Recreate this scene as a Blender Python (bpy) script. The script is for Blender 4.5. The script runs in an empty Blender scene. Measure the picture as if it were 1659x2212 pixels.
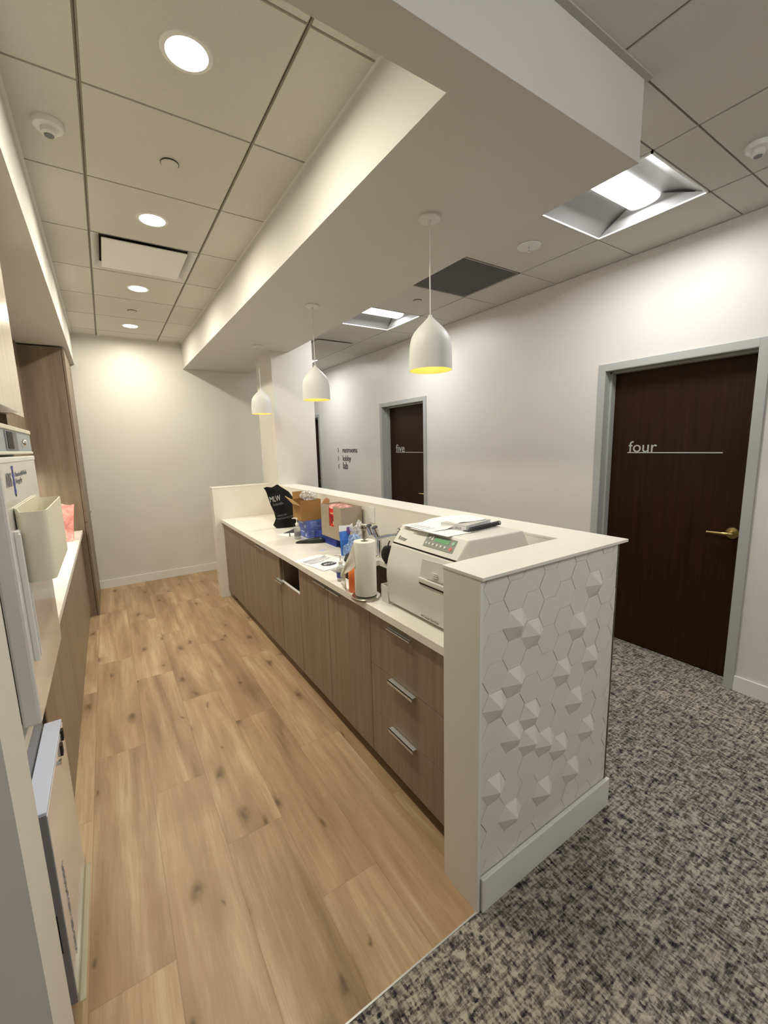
import bpy, bmesh, math, random
from mathutils import Vector, Matrix, noise
random.seed(7)
PI = math.pi
scene = bpy.context.scene
COL = scene.collection

# ------------------------------------------------------------------ camera
F_PX, W_PX, H_PX = 912.892, 1659.0, 2212.0
YAW, PIT, ROL, CAM_Z = .57659, -.15785, -.02552, 1.62695
cy, sy, cp, sp, cr, sr = math.cos(YAW), math.sin(YAW), math.cos(PIT), math.sin(PIT), math.cos(ROL), math.sin(ROL)
fwd = Vector((sy*cp, cy*cp, sp)); rgt0 = Vector((cy, -sy, 0)); up0 = rgt0.cross(fwd)
rgt = rgt0*cr + up0*sr; upv = -rgt0*sr + up0*cr
cam_d = bpy.data.cameras.new('camera'); cam = bpy.data.objects.new('camera', cam_d); COL.objects.link(cam)
cam_d.sensor_fit = 'HORIZONTAL'; cam_d.sensor_width = 36.0; cam_d.lens = F_PX*36.0/W_PX
cam_d.clip_start = .02; cam_d.clip_end = 60
m = Matrix((rgt, upv, -fwd)).transposed().to_4x4(); m.translation = (0, 0, CAM_Z)
cam.matrix_world = m
scene.camera = cam

# ------------------------------------------------------------------ world and view
wd = bpy.data.worlds.new('world'); scene.world = wd; wd.use_nodes = True
wd.node_tree.nodes['Background'].inputs[0].default_value = (.95, .97, 1, 1)
wd.node_tree.nodes['Background'].inputs[1].default_value = .0
vs = scene.view_settings
vs.view_transform = 'Standard'; vs.look = 'None'; vs.gamma = 1.0; vs.use_curve_mapping = False
vs.exposure = 0.2
scene.cycles.use_denoising = True
scene.cycles.max_bounces = 10; scene.cycles.diffuse_bounces = 6; scene.cycles.transparent_max_bounces = 16
scene.cycles.sample_clamp_indirect = 6

WARM = (1.0, .93, .77)      # lamp colours
COOL = (.99, .985, .975)
P_DOWN, P_TROFFER, P_PENDANT, P_UNDER = 13.0, 17.0, .26, 7.5

GLOBE_FILL = 60.0  # emission of the added fill globe behind the viewer
# main levels
ZT = .874      # worktop
ZL = 1.222     # top of the half wall
ZC = 2.926     # warm ceiling
ZK = 2.897     # corridor ceiling
ZB = 2.621     # bulkhead underside
XW = 3.253     # corridor wall

# ------------------------------------------------------------------ helpers
def lin(c):
    return tuple(((v/255.0)/12.92 if v/255.0 <= .04045 else ((v/255.0+.055)/1.055)**2.4) for v in c)

class N:
    """small node-tree helper"""
    def __init__(s, name):
        s.m = bpy.data.materials.new(name); s.m.use_nodes = True
        s.t = s.m.node_tree; s.b = s.t.nodes['Principled BSDF']; s.out = s.t.nodes['Material Output']
    def n(s, t, **kw):
        x = s.t.nodes.new(t)
        for k, v in kw.items(): setattr(x, k, v)
        return x
    def l(s, a, b): s.t.links.new(a, b)
    def math(s, op, a, b=None, c=None):
        x = s.n('ShaderNodeMath', operation=op)
        for i, v in enumerate((a, b, c)):
            if v is None: continue
            if isinstance(v, (int, float)): x.inputs[i].default_value = v
            else: s.l(v, x.inputs[i])
        return x.outputs[0]
    def mix(s, f, a, b, bt='MIX'):
        x = s.n('ShaderNodeMix', data_type='RGBA', blend_type=bt)
        for i, v in ((0, f), (6, a), (7, b)):
            if isinstance(v, (int, float)): x.inputs[i].default_value = v
            elif isinstance(v, tuple): x.inputs[i].default_value = (*v, 1)
            else: s.l(v, x.inputs[i])
        return x.outputs[2]
    def comb(s, x_, y_, z_):
        x = s.n('ShaderNodeCombineXYZ')
        for i, v in enumerate((x_, y_, z_)):
            if isinstance(v, (int, float)): x.inputs[i].default_value = v
            else: s.l(v, x.inputs[i])
        return x.outputs[0]
    def noise(s, vec, scale=1.0, detail=3.0, rough=.5, dist=0.0):
        x = s.n('ShaderNodeTexNoise'); s.l(vec, x.inputs['Vector'])
        x.inputs['Scale'].default_value = scale; x.inputs['Detail'].default_value = detail
        x.inputs['Roughness'].default_value = rough; x.inputs['Distortion'].default_value = dist
        return x.outputs['Fac']
    def ramp(s, f, stops, interp='LINEAR'):
        x = s.n('ShaderNodeValToRGB'); x.color_ramp.interpolation = interp
        while len(x.color_ramp.elements) < len(stops): x.color_ramp.elements.new(.5)
        for e, (p, c) in zip(x.color_ramp.elements, stops):
            e.position = p; e.color = (*c, 1) if isinstance(c, tuple) else (c, c, c, 1)
        s.l(f, x.inputs[0]); return x.outputs[0]
    def obj(s): return s.n('ShaderNodeTexCoord').outputs['Object']
    def bump(s, h, strength=.2, dist=.002):
        x = s.n('ShaderNodeBump'); x.inputs['Strength'].default_value = strength; x.inputs['Distance'].default_value = dist
        s.l(h, x.inputs['Height']); s.l(x.outputs[0], s.b.inputs['Normal'])

def mat(name, rgb, rough=.5, metal=0.0, spec=.5, trans=0.0, alpha=1.0, emit=None, estr=0.0, var=.03, vscale=30.0, coat=0.0, ior=1.45, bump=0.0, bscale=200.0):
    n = N(name); b = n.b
    c = lin(rgb)
    if var > 0:
        nz = n.noise(n.obj(), vscale, 3)
        lo = tuple(v*(1-var) for v in c); hi = tuple(min(1, v*(1+var)) for v in c)
        n.l(n.ramp(nz, [(.3, lo), (.7, hi)]), b.inputs['Base Color'])
    else:
        b.inputs['Base Color'].default_value = (*c, 1)
    b.inputs['Roughness'].default_value = rough; b.inputs['Metallic'].default_value = metal
    b.inputs['Specular IOR Level'].default_value = spec; b.inputs['IOR'].default_value = ior
    b.inputs['Transmission Weight'].default_value = trans; b.inputs['Alpha'].default_value = alpha
    b.inputs['Coat Weight'].default_value = coat
    if bump: n.bump(n.noise(n.obj(), bscale, 2), bump, .001)
    if emit:
        b.inputs['Emission Color'].default_value = (*emit, 1); b.inputs['Emission Strength'].default_value = estr
    return n.m

# ------------------------------------------------------------------ materials
M = {}
M['wall'] = mat('wall_paint', (217, 215, 208), .42, var=.012, vscale=3, bump=.08, bscale=350, spec=.45)
M['soffit'] = mat('soffit_paint', (206, 204, 198), .6, var=.012, vscale=3, bump=.06, bscale=350, spec=.3)
M['tile'] = mat('ceiling_tile_face', (206, 204, 196), .92, var=.03, vscale=160, bump=.25, bscale=600, spec=.15)
M['grid'] = mat('shaded_grid_metal', (150, 146, 136), .55, var=.02)  # white metal greyed to paint in the shade between tiles
M['angle'] = mat('corridor_wall_angle', (176, 174, 168), .5, var=.02)
M['trim'] = mat('white_trim_paint', (226, 226, 222), .35, var=.01)
M['quartz'] = mat('white_quartz', (236, 233, 224), .22, var=.03, vscale=90, spec=.5)
M['solid'] = mat('white_solid_surface', (228, 225, 215), .38, var=.01, vscale=20)
M['hextile'] = mat('white_hex_tile', (222, 219, 213), .42, var=.015, vscale=8)
M['frame_grey'] = mat('grey_frame_paint', (172, 174, 170), .35, var=.015)
M['black'] = mat('black_void', (12, 11, 11), .7, var=0)
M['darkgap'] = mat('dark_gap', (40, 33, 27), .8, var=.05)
M['alu'] = mat('brushed_aluminium', (205, 208, 208), .38, metal=.75, var=.02, vscale=100)
M['chrome'] = mat('chrome', (225, 225, 225), .08, metal=1.0, var=0)
M['steel'] = mat('brushed_steel', (168, 162, 152), .3, metal=1.0, var=.04, vscale=60)
M['brass'] = mat('satin_brass', (192, 170, 112), .28, metal=1.0, var=.03)
M['white_plastic'] = mat('white_plastic', (228, 227, 222), .35, var=.01)
M['cream_plastic'] = mat('cream_plastic', (222, 217, 196), .45, var=.015)
M['autoclave'] = mat('warm_white_plastic', (222, 220, 213), .38, var=.01)
M['autoclave_grey'] = mat('pale_grey_plastic', (192, 191, 182), .4, var=.01)
M['panel_grey'] = mat('control_panel_grey', (138, 142, 134), .5, var=.01)
M['lcd'] = mat('green_display', (70, 140, 75), .3, var=.03, emit=(.08, .3, .1), estr=.15)
M['ink'] = mat('dark_ink', (52, 52, 58), .6, var=0)
M['button'] = mat('button_pale', (215, 220, 215), .4, var=0)
M['button_red'] = mat('button_red', (222, 92, 88), .4, var=0)
M['button_green'] = mat('button_green', (140, 195, 165), .4, var=0)
M['paper'] = mat('white_paper', (238, 238, 238), .7, var=.01, vscale=10)
M['paper_grey'] = mat('printed_grey_lines', (176, 178, 184), .7, var=0)
M['towel'] = mat('paper_towel', (228, 225, 214), .95, var=.02, vscale=120, bump=.3, bscale=500)
M['card'] = mat('cardboard', (150, 112, 62), .85, var=.06, vscale=12)
M['card_light'] = mat('cardboard_edge', (205, 170, 120), .85, var=.04)
M['boxblue'] = mat('blue_carton', (92, 108, 182), .6, var=.22, vscale=35)
M['boxblue_dark'] = mat('deep_blue_carton', (40, 62, 150), .6, var=.1, vscale=25)
M['boxink'] = mat('pale_blue_print', (190, 198, 232), .6, var=0)
M['bagblack'] = mat('black_plastic_film', (10, 10, 11), .42, var=0, spec=.3)
M['bagink'] = mat('silver_print', (198, 198, 196), .5, var=0)
M['red'] = mat('red_biohazard_film', (214, 34, 24), .45, var=.12, vscale=50)
M['darkred'] = mat('dark_red_print', (120, 8, 8), .5, var=0)
M['shade_white'] = mat('white_lamp_enamel', (216, 217, 213), .48, var=.01)
M['gold'] = mat('gold_inner_enamel', (248, 212, 140), .45, var=.01)
M['cord'] = mat('white_cord', (214, 212, 204), .6, var=.02)
M['fridge'] = mat('appliance_white_gloss', (218, 216, 213), .12, var=.005, coat=.4)
M['fridge_grey'] = mat('appliance_grey', (158, 166, 168), .4, var=.01)
M['fridge_side'] = mat('appliance_side_grey', (150, 150, 152), .45, var=.01)
M['gasket'] = mat('black_gasket', (20, 20, 22), .6, var=0)
M['door_side'] = mat('mid_grey_plastic', (124, 122, 126), .5, var=.02)
M['door_top'] = mat('cool_grey_plastic', (196, 204, 222), .4, var=.01)
M['helix'] = mat('blue_print', (82, 88, 160), .6, var=0)
M['greytext'] = mat('grey_print', (120, 120, 124), .6, var=0)
M['letters'] = mat('brushed_letters', (196, 198, 196), .45, metal=.25, var=0)
M['grille'] = mat('dark_return_grille', (112, 114, 110), .7, var=.05, vscale=400)
M['reflector'] = mat('fixture_reflector', (150, 150, 150), .4, metal=.0, var=0)
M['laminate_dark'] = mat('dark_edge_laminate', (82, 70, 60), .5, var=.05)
M['devblack'] = mat('black_device_plastic', (28, 36, 36), .28, var=.05)
M['devgrey'] = mat('device_window', (105, 112, 98), .35, var=.02)
M['bin_wood'] = mat('bin_wood_print', (160, 147, 128), .6, var=.06, vscale=14)
M['bristle'] = mat('dark_bristle', (42, 40, 38), .7, var=.3, vscale=90)
M['whitepump'] = mat('white_pump', (232, 232, 228), .4, var=0)
M['bluepouch'] = mat('blue_pouch', (62, 118, 204), .4, var=.2, vscale=30)
M['yellow'] = mat('yellow_print', (230, 200, 90), .5, var=0)
M['purple'] = mat('purple_print', (96, 60, 130), .5, var=0)
M['ovenlens'] = mat('lamp_lens', (255, 255, 255), .5, var=0, emit=COOL, estr=3.5)
M['downlens'] = mat('downlight_lens', (255, 255, 255), .5, var=0, emit=(1, .93, .80), estr=16.0)
M['globe'] = mat('fill_globe', (255, 255, 255), .5, var=0, emit=COOL, estr=GLOBE_FILL)
M['bulb'] = mat('warm_bulb', (255, 240, 210), .5, var=0, emit=(1, .70, .38), estr=6.0)
M['understrip'] = mat('under_cabinet_lens', (255, 255, 255), .5, var=0, emit=(1, .95, .82), estr=6.0)

def glassy(name, rgb, alpha, rough=.15, var=.1, vscale=40):
    """thin translucent plastic: part see-through, part glossy film"""
    n = N(name); c = lin(rgb)
    nz = n.noise(n.obj(), vscale, 4, .6, .5)
    n.l(n.ramp(nz, [(.3, tuple(v*(1-var) for v in c)), (.7, tuple(min(1, v*(1+var)) for v in c))]), n.b.inputs['Base Color'])
    n.b.inputs['Roughness'].default_value = rough
    tr = n.n('ShaderNodeBsdfTransparent'); tr.inputs[0].default_value = (*tuple(.5+.5*v for v in c), 1)
    mx = n.n('ShaderNodeMixShader'); mx.inputs[0].default_value = alpha
    if var > .05:
        n.l(n.math('MULTIPLY_ADD', n.ramp(nz, [(.4, 0.0), (.62, 1.0)]), .5, alpha*.6), mx.inputs[0])
    n.l(tr.outputs[0], mx.inputs[1]); n.l(n.b.outputs[0], mx.inputs[2]); n.l(mx.outputs[0], n.out.inputs[0])
    return n.m
M['clearbag'] = glassy('clear_plastic_bag', (235, 238, 238), .28, .08, .12, 60)
M['bluebag'] = glassy('bluish_plastic_bag', (170, 196, 232), .45, .12, .15, 60)
M['pinkbag'] = glassy('pink_plastic_bag', (240, 184, 176), .6, .2, .10, 14)
M['clearbottle'] = glassy('clear_bottle', (222, 226, 222), .32, .05, .0)
M['orange'] = glassy('orange_liquid', (255, 150, 82), .8, .1, .0)
M['acrylic'] = glassy('clear_acrylic', (215, 215, 195), .35, .1, .0)

def laminate(name, cols, gscale=1.0, rough=.42):
    n = N(name); co = n.obj()
    s = n.n('ShaderNodeSeparateXYZ'); n.l(co, s.inputs[0])
    v = n.comb(n.math('MULTIPLY', s.outputs[0], 26*gscale), n.math('MULTIPLY', s.outputs[1], 26*gscale), n.math('MULTIPLY', s.outputs[2], 1.1))
    v2 = n.comb(n.math('MULTIPLY', s.outputs[0], 170), n.math('MULTIPLY', s.outputs[1], 170), n.math('MULTIPLY', s.outputs[2], 7))
    a = n.noise(v, 1, 4, .55, .3); b = n.noise(v2, 1, 3, .6)
    f = n.math('ADD', n.math('MULTIPLY', a, .72), n.math('MULTIPLY', b, .28))
    n.l(n.ramp(f, [(.36, lin(cols[0])), (.5, lin(cols[1])), (.64, lin(cols[2]))]), n.b.inputs['Base Color'])
    n.b.inputs['Roughness'].default_value = rough
    n.bump(b, .06, .001)
    return n.m
M['laminate'] = laminate('greige_wood_laminate', [(124, 108, 90), (135, 119, 100), (147, 131, 111)])
M['laminate_side'] = laminate('tall_cabinet_laminate', [(108, 93, 77), (120, 105, 87), (132, 117, 98)], .6)
M['laminate_sheen'] = laminate('sheen_wood_laminate', [(184, 176, 158), (192, 184, 167), (200, 193, 178)], 1, .22)  # wood tone lightened to paint in grazing downlight reflections

def door_wood():
    n = N('dark_espresso_veneer'); co = n.obj(); s = n.n('ShaderNodeSeparateXYZ'); n.l(co, s.inputs[0])
    v = n.comb(n.math('MULTIPLY', s.outputs[0], 40), n.math('MULTIPLY', s.outputs[1], 40), n.math('MULTIPLY', s.outputs[2], 1.6))
    a = n.noise(v, 1, 4, .6, .4)
    n.l(n.ramp(a, [(.3, lin((36, 19, 10))), (.7, lin((52, 29, 17)))]), n.b.inputs['Base Color'])
    n.b.inputs['Roughness'].default_value = .42; n.b.inputs['Specular IOR Level'].default_value = .2
    return n.m
M['door'] = door_wood()

def wood_floor():
    n = N('oak_plank_floor'); co = n.obj(); s = n.n('ShaderNodeSeparateXYZ'); n.l(co, s.inputs[0])
    X, Y = s.outputs[0], s.outputs[1]
    px = n.math('DIVIDE', n.math('ADD', X, .685), .235)
    col = n.math('FLOOR', px); fx = n.math('FRACT', px)
    offs = [.4, .9, 1.33, .90, .43, 1.235, .80, .25, 1.0, .6]
    stops = [(i/10.0, o_/1.4) for i, o_ in enumerate(offs)]
    off = n.math('MULTIPLY', n.ramp(n.math('DIVIDE', n.math('ADD', col, .5), 10.0), stops, 'CONSTANT'), 1.4)
    py = n.math('DIVIDE', n.math('SUBTRACT', Y, off), 1.22)
    row = n.math('FLOOR', py); fy = n.math('FRACT', py)
    wn = n.n('ShaderNodeTexWhiteNoise', noise_dimensions='2D'); n.l(n.comb(col, row, 0), wn.inputs['Vector'])
    rnd = wn.outputs['Value']
    sep = n.n('ShaderNodeSeparateColor'); n.l(wn.outputs['Color'], sep.inputs[0])
    sh = n.math('MULTIPLY', rnd, 37.0)
    big = n.noise(n.comb(n.math('MULTIPLY', X, 7.5), n.math('MULTIPLY', Y, .75), sh), 1, 3, .5, .5)
    mid = n.noise(n.comb(n.math('MULTIPLY', X, 38), n.math('MULTIPLY', Y, 2.0), sh), 1, 4, .6, .6)
    fine = n.noise(n.comb(n.math('MULTIPLY', X, 240), n.math('MULTIPLY', Y, 9), sh), 1, 3, .6)
    f = n.math('ADD', n.math('ADD', n.math('MULTIPLY', big, .62), n.math('MULTIPLY', mid, .24)), n.math('MULTIPLY', fine, .14))
    base = n.ramp(f, [(.33, lin((134, 108, 79))), (.44, lin((162, 134, 101))), (.53, lin((180, 152, 117))), (.66, lin((208, 185, 148)))])
    tone = n.ramp(rnd, [(0.0, .88), (.5, .97), (1.0, 1.05)])
    c = n.mix(1.0, base, tone, 'MULTIPLY')
    pink = n.mix(n.math('MULTIPLY', n.ramp(n.noise(n.comb(n.math('MULTIPLY', X, 3), n.math('MULTIPLY', Y, 1.2), sh), 1, 2), [(.5, 0.0), (.72, 1.0)]), .35), c, lin((172, 134, 106)))
    # knots: stretched voronoi, only some cells
    vo = n.n('ShaderNodeTexVoronoi', feature='F1', voronoi_dimensions='2D'); vo.inputs['Scale'].default_value = 1.0
    dv = n.noise(n.comb(n.math('MULTIPLY', X, 22), n.math('MULTIPLY', Y, 9), sh), 1, 2)
    n.l(n.comb(n.math('ADD', n.math('MULTIPLY', X, 5.2), n.math('MULTIPLY', dv, .22)), n.math('ADD', n.math('ADD', n.math('MULTIPLY', Y, 2.3), n.math('MULTIPLY', dv, .3)), sh), 0), vo.inputs['Vector'])
    sc = n.n('ShaderNodeSeparateColor'); n.l(vo.outputs['Color'], sc.inputs[0])
    size = n.math('MULTIPLY', sc.outputs[0], .13)
    k = n.math('SUBTRACT', 1.0, n.math('DIVIDE', vo.outputs['Distance'], n.math('ADD', size, .05)))
    kn = n.ramp(k, [(.0, 0.0), (.35, .35), (.8, 1.0)])
    gate = n.math('GREATER_THAN', sc.outputs[1], .45)
    kn = n.math('MULTIPLY', n.math('MULTIPLY', kn, gate), .75)
    c2 = n.mix(kn, pink, lin((72, 54, 38)))
    halo = n.math('MULTIPLY', n.math('MULTIPLY', n.ramp(n.math('SUBTRACT', 1.0, n.math('DIVIDE', vo.outputs['Distance'], .42)), [(0.0, 0.0), (1.0, 1.0)]), gate), .3)
    c3 = n.mix(halo, c2, lin((124, 94, 62)))
    ex = n.math('LESS_THAN', n.math('MINIMUM', fx, n.math('SUBTRACT', 1.0, fx)), .008)
    ey = n.math('LESS_THAN', n.math('MINIMUM', fy, n.math('SUBTRACT', 1.0, fy)), .0013)
    e = n.math('MULTIPLY', n.math('MAXIMUM', ex, ey), .3)
    c4 = n.mix(e, c3, lin((120, 90, 58)))
    n.l(c4, n.b.inputs['Base Color'])
    n.l(n.ramp(mid, [(.3, .36), (.7, .5)]), n.b.inputs['Roughness'])
    n.b.inputs['Specular IOR Level'].default_value = .35
    n.bump(fine, .05, .001)
    return n.m
M['oak'] = wood_floor()

def carpet():
    n = N('woven_carpet'); co = n.obj(); s = n.n('ShaderNodeSeparateXYZ'); n.l(co, s.inputs[0]); X, Y = s.outputs[0], s.outputs[1]
    vo = n.n('ShaderNodeTexVoronoi', feature='F1'); vo.inputs['Scale'].default_value = 1.0
    n.l(n.comb(n.math('MULTIPLY', X, 105), n.math('MULTIPLY', Y, 90), 0), vo.inputs['Vector'])
    sc = n.n('ShaderNodeSeparateColor'); n.l(vo.outputs['Color'], sc.inputs[0])
    s1 = n.noise(n.comb(n.math('MULTIPLY', X, 95), n.math('MULTIPLY', Y, 12), 3), 1, 3, .6)
    s2 = n.noise(n.comb(n.math('MULTIPLY', X, 12), n.math('MULTIPLY', Y, 95), 9), 1, 3, .6)
    bl = n.noise(n.comb(n.math('MULTIPLY', X, 30), n.math('MULTIPLY', Y, 30), 5), 1, 3, .6)
    f = n.math('ADD', n.math('ADD', n.math('MULTIPLY', sc.outputs[0], .17), n.math('MULTIPLY', s1, .5)), n.math('ADD', n.math('MULTIPLY', s2, .5), n.math('MULTIPLY', bl, .4)))
    c = n.ramp(f, [(.60, lin((38, 38, 50))), (.67, lin((76, 73, 69))), (.74, lin((108, 104, 97))), (.82, lin((148, 143, 131))), (.93, lin((180, 173, 157)))])
    n.l(c, n.b.inputs['Base Color'])
    n.b.inputs['Roughness'].default_value = .95; n.b.inputs['Specular IOR Level'].default_value = .1
    n.bump(sc.outputs[0], .5, .004)
    return n.m
M['carpet'] = carpet()

# ------------------------------------------------------------------ mesh builders
def box(bm, x0, x1, y0, y1, z0, z1, bev=0.0, seg=2):
    r = bmesh.ops.create_cube(bm, size=1.0)
    vs_ = r['verts']
    for v in vs_:
        v.co = Vector(((x0+x1)/2 + v.co.x*(x1-x0), (y0+y1)/2 + v.co.y*(y1-y0), (z0+z1)/2 + v.co.z*(z1-z0)))
    if bev > 0:
        es = list({e for v in vs_ for e in v.link_edges})
        bmesh.ops.bevel(bm, geom=es, offset=bev, segments=seg, affect='EDGES', profile=.5)
    return vs_

def lathe(bm, prof, c=(0, 0, 0), n=32, axis='Z', cap=True):
    """prof: list of (radius, height)"""
    rings = []
    for r, h in prof:
        ring = []
        for i in range(n):
            a = 2*PI*i/n
            if axis == 'Z': p = (c[0]+r*math.cos(a), c[1]+r*math.sin(a), c[2]+h)
            elif axis == 'X': p = (c[0]+h, c[1]+r*math.cos(a), c[2]+r*math.sin(a))
            else: p = (c[0]+r*math.cos(a), c[1]+h, c[2]+r*math.sin(a))
            ring.append(bm.verts.new(p))
        rings.append(ring)
    for a, b in zip(rings, rings[1:]):
        for i in range(n):
            bm.faces.new((a[i], a[(i+1) % n], b[(i+1) % n], b[i]))
    if cap:
        if prof[0][0] > 1e-6: bm.faces.new(rings[0][::-1])
        if prof[-1][0] > 1e-6: bm.faces.new(rings[-1])

def tube(bm, pts, r, n=10, rads=None):
    pts = [Vector(p) for p in pts]; rings = []
    prev = None
    for i, p in enumerate(pts):
        d = (pts[min(i+1, len(pts)-1)] - pts[max(i-1, 0)]).normalized()
        a = Vector((0, 0, 1)) if abs(d.z) < .9 else Vector((1, 0, 0))
        if prev is not None: a = prev
        u = (a - d*a.dot(d)).normalized(); w = d.cross(u); prev = u
        rr = rads[i] if rads else r
        rings.append([bm.verts.new(p + u*rr*math.cos(2*PI*k/n) + w*rr*math.sin(2*PI*k/n)) for k in range(n)])
    for a, b in zip(rings, rings[1:]):
        for i in range(n): bm.faces.new((a[i], a[(i+1) % n], b[(i+1) % n], b[i]))
    bm.faces.new(rings[0][::-1]); bm.faces.new(rings[-1])

def prism(bm, poly, axis, a, b):
    """extrude a 2-D polygon along an axis from a to b; poly coords are the other two axes in order"""
    def P(u, v, w):
        return {'X': (w, u, v), 'Y': (u, w, v), 'Z': (u, v, w)}[axis]
    A = [bm.verts.new(P(u, v, a)) for u, v in poly]; B = [bm.verts.new(P(u, v, b)) for u, v in poly]
    n = len(poly)
    for i in range(n): bm.faces.new((A[i], A[(i+1) % n], B[(i+1) % n], B[i]))
    bm.faces.new(A[::-1]); bm.faces.new(B)

def sheet(bm, pts, th=.001):
    """thin plate through 3-D points (planar polygon), given thickness along its normal"""
    p = [Vector(q) for q in pts]
    nrm = (p[1]-p[0]).cross(p[2]-p[0]).normalized()*th
    A = [bm.verts.new(q) for q in p]; B = [bm.verts.new(q+nrm) for q in p]
    n = len(p)
    for i in range(n): bm.faces.new((A[i], A[(i+1) % n], B[(i+1) % n], B[i]))
    bm.faces.new(A[::-1]); bm.faces.new(B)

def thicken(bm, th):
    """give an open sheet real thickness: a second layer along the vertex normals plus rim faces"""
    bm.normal_update(); bm.verts.ensure_lookup_table(); bm.verts.index_update()
    fs = bm.faces[:]; rim = [e for e in bm.edges if len(e.link_faces) == 1]
    dup = {v: bm.verts.new(v.co - v.normal*th) for v in bm.verts[:]}
    for f in fs: bm.faces.new([dup[v] for v in reversed(f.verts)])
    for e in rim:
        a, b = e.verts; bm.faces.new((a, b, dup[b], dup[a]))

def make(name, fn, material, parent=None, smooth=False, bevel=0.0, autosmooth=True):
    me = bpy.data.meshes.new(name); bm = bmesh.new(); fn(bm)
    bmesh.ops.recalc_face_normals(bm, faces=bm.faces)
    bm.to_mesh(me); bm.free()
    o = bpy.data.objects.new(name, me); COL.objects.link(o)
    me.materials.append(M[material] if isinstance(material, str) else material)
    if smooth:
        for p in me.polygons: p.use_smooth = True
        try:
            me.set_sharp_from_angle(angle=math.radians(38))
        except Exception: pass
    if bevel > 0:
        b = o.modifiers.new('bevel', 'BEVEL'); b.width = bevel; b.segments = 2; b.limit_method = 'ANGLE'; b.angle_limit = math.radians(40)
    if parent is not None:
        o.parent = parent
        o.matrix_parent_inverse = Matrix.Translation(parent_loc(parent)).inverted()
    return o

def parent_loc(p):
    # parts sit at world identity; only a thing's own Empty carries a location
    return Vector(p.location) if p.parent is None else Vector((0, 0, 0))

def mk(name, boxes, material, parent=None, bevel=0.0):
    def f(bm):
        for b in boxes: box(bm, *b)
    return make(name, f, material, parent, bevel=bevel)

def tag(o, label, cat, group=None, kind=None):
    o['label'] = label; o['category'] = cat
    if group: o['group'] = group
    if kind: o['kind'] = kind
    return o

def thing(name, loc, label, cat, group=None, kind=None):
    o = bpy.data.objects.new(name, None); o.empty_display_size = .05
    COL.objects.link(o); o.location = loc
    return tag(o, label, cat, group, kind)

def struct(o, label=None):
    o['kind'] = 'structure'
    if label: o['label'] = label
    return o

def text(name, s, origin, right, up, width, material, parent=None, height=None, ext=.0008, off=.0006, align='LEFT', fmap=None, spacing=1.0):
    """real lettering as a mesh: origin is the lower left corner of the baseline"""
    cu = bpy.data.curves.new(name+'_tmp', 'FONT'); cu.body = s; cu.size = 1.0; cu.extrude = 0.0; cu.resolution_u = 3
    cu.space_character = spacing
    t = bpy.data.objects.new(name+'_tmp', cu); COL.objects.link(t)
    dg = bpy.context.evaluated_depsgraph_get(); dg.update()
    me = bpy.data.meshes.new_from_object(t.evaluated_get(dg))
    bpy.data.objects.remove(t); bpy.data.curves.remove(cu)
    xs = [v.co.x for v in me.vertices]; ys = [v.co.y for v in me.vertices]
    w = max(xs)-min(xs); h = max(ys)-min(min(ys), 0)
    sx = width/w; sy_ = sx if height is None else height/max(ys)
    r_ = Vector(right).normalized(); u_ = Vector(up).normalized(); n_ = r_.cross(u_)
    bm = bmesh.new(); bm.from_mesh(me)
    g = bmesh.ops.extrude_face_region(bm, geom=bm.faces[:])
    top = {v for v in g['geom'] if isinstance(v, bmesh.types.BMVert)}
    x0 = min(xs)
    for v in bm.verts:
        z = off + (ext if v in top else 0)
        p = Vector(origin) + r_*((v.co.x-x0)*sx) + u_*(v.co.y*sy_)
        v.co = fmap(p, z) if fmap else p + n_*z
    bmesh.ops.recalc_face_normals(bm, faces=bm.faces)
    bm.to_mesh(me); bm.free()
    me.name = name; me.materials.clear(); me.materials.append(M[material])
    o = bpy.data.objects.new(name, me); COL.objects.link(o)
    if parent is not None:
        o.parent = parent; o.matrix_parent_inverse = Matrix.Translation(parent_loc(parent)).inverted()
    return o

def area(name, loc, size, power, color, parent=None, shape='SQUARE', sy_=None, down=True, spread=PI):
    l = bpy.data.lights.new(name, 'AREA'); l.shape = shape; l.size = size; l.energy = power; l.color = color; l.spread = spread
    if sy_: l.size_y = sy_
    o = bpy.data.objects.new(name, l); COL.objects.link(o); o.location = loc
    if parent is not None:
        o.parent = parent; o.matrix_parent_inverse = Matrix.Translation(parent_loc(parent)).inverted()
    return o

def copy_thing(root, loc, label):
    r = root.copy(); COL.objects.link(r); r.location = loc; r['label'] = label
    for ch in list(root.children):
        c = ch.copy(); COL.objects.link(c); c.parent = r
        for g in list(ch.children):
            d = g.copy(); COL.objects.link(d); d.parent = c
    return r

# ================================================================== SETTING
XL, YF, YB = -.85, 5.957, -3.2          # left wall of the work area, far wall, wall behind the camera
struct(mk('floor', [(XL, 1.75, .886, YF, -.05, 0)], 'oak'), 'light oak plank floor of the work area')
def f_carpet(bm):
    box(bm, -3.2, XW+.2, YB, .882, -.05, 0.0)
    box(bm, 1.75, XW+.2, .882, 9.6, -.05, 0.0)
struct(make('floor', f_carpet, 'carpet'), 'grey flecked corridor carpet')
struct(mk('trim_1', [(XL, 1.03, .880, .8855, -.02, .002)], 'alu'), 'thin metal strip where oak floor meets carpet')
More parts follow.
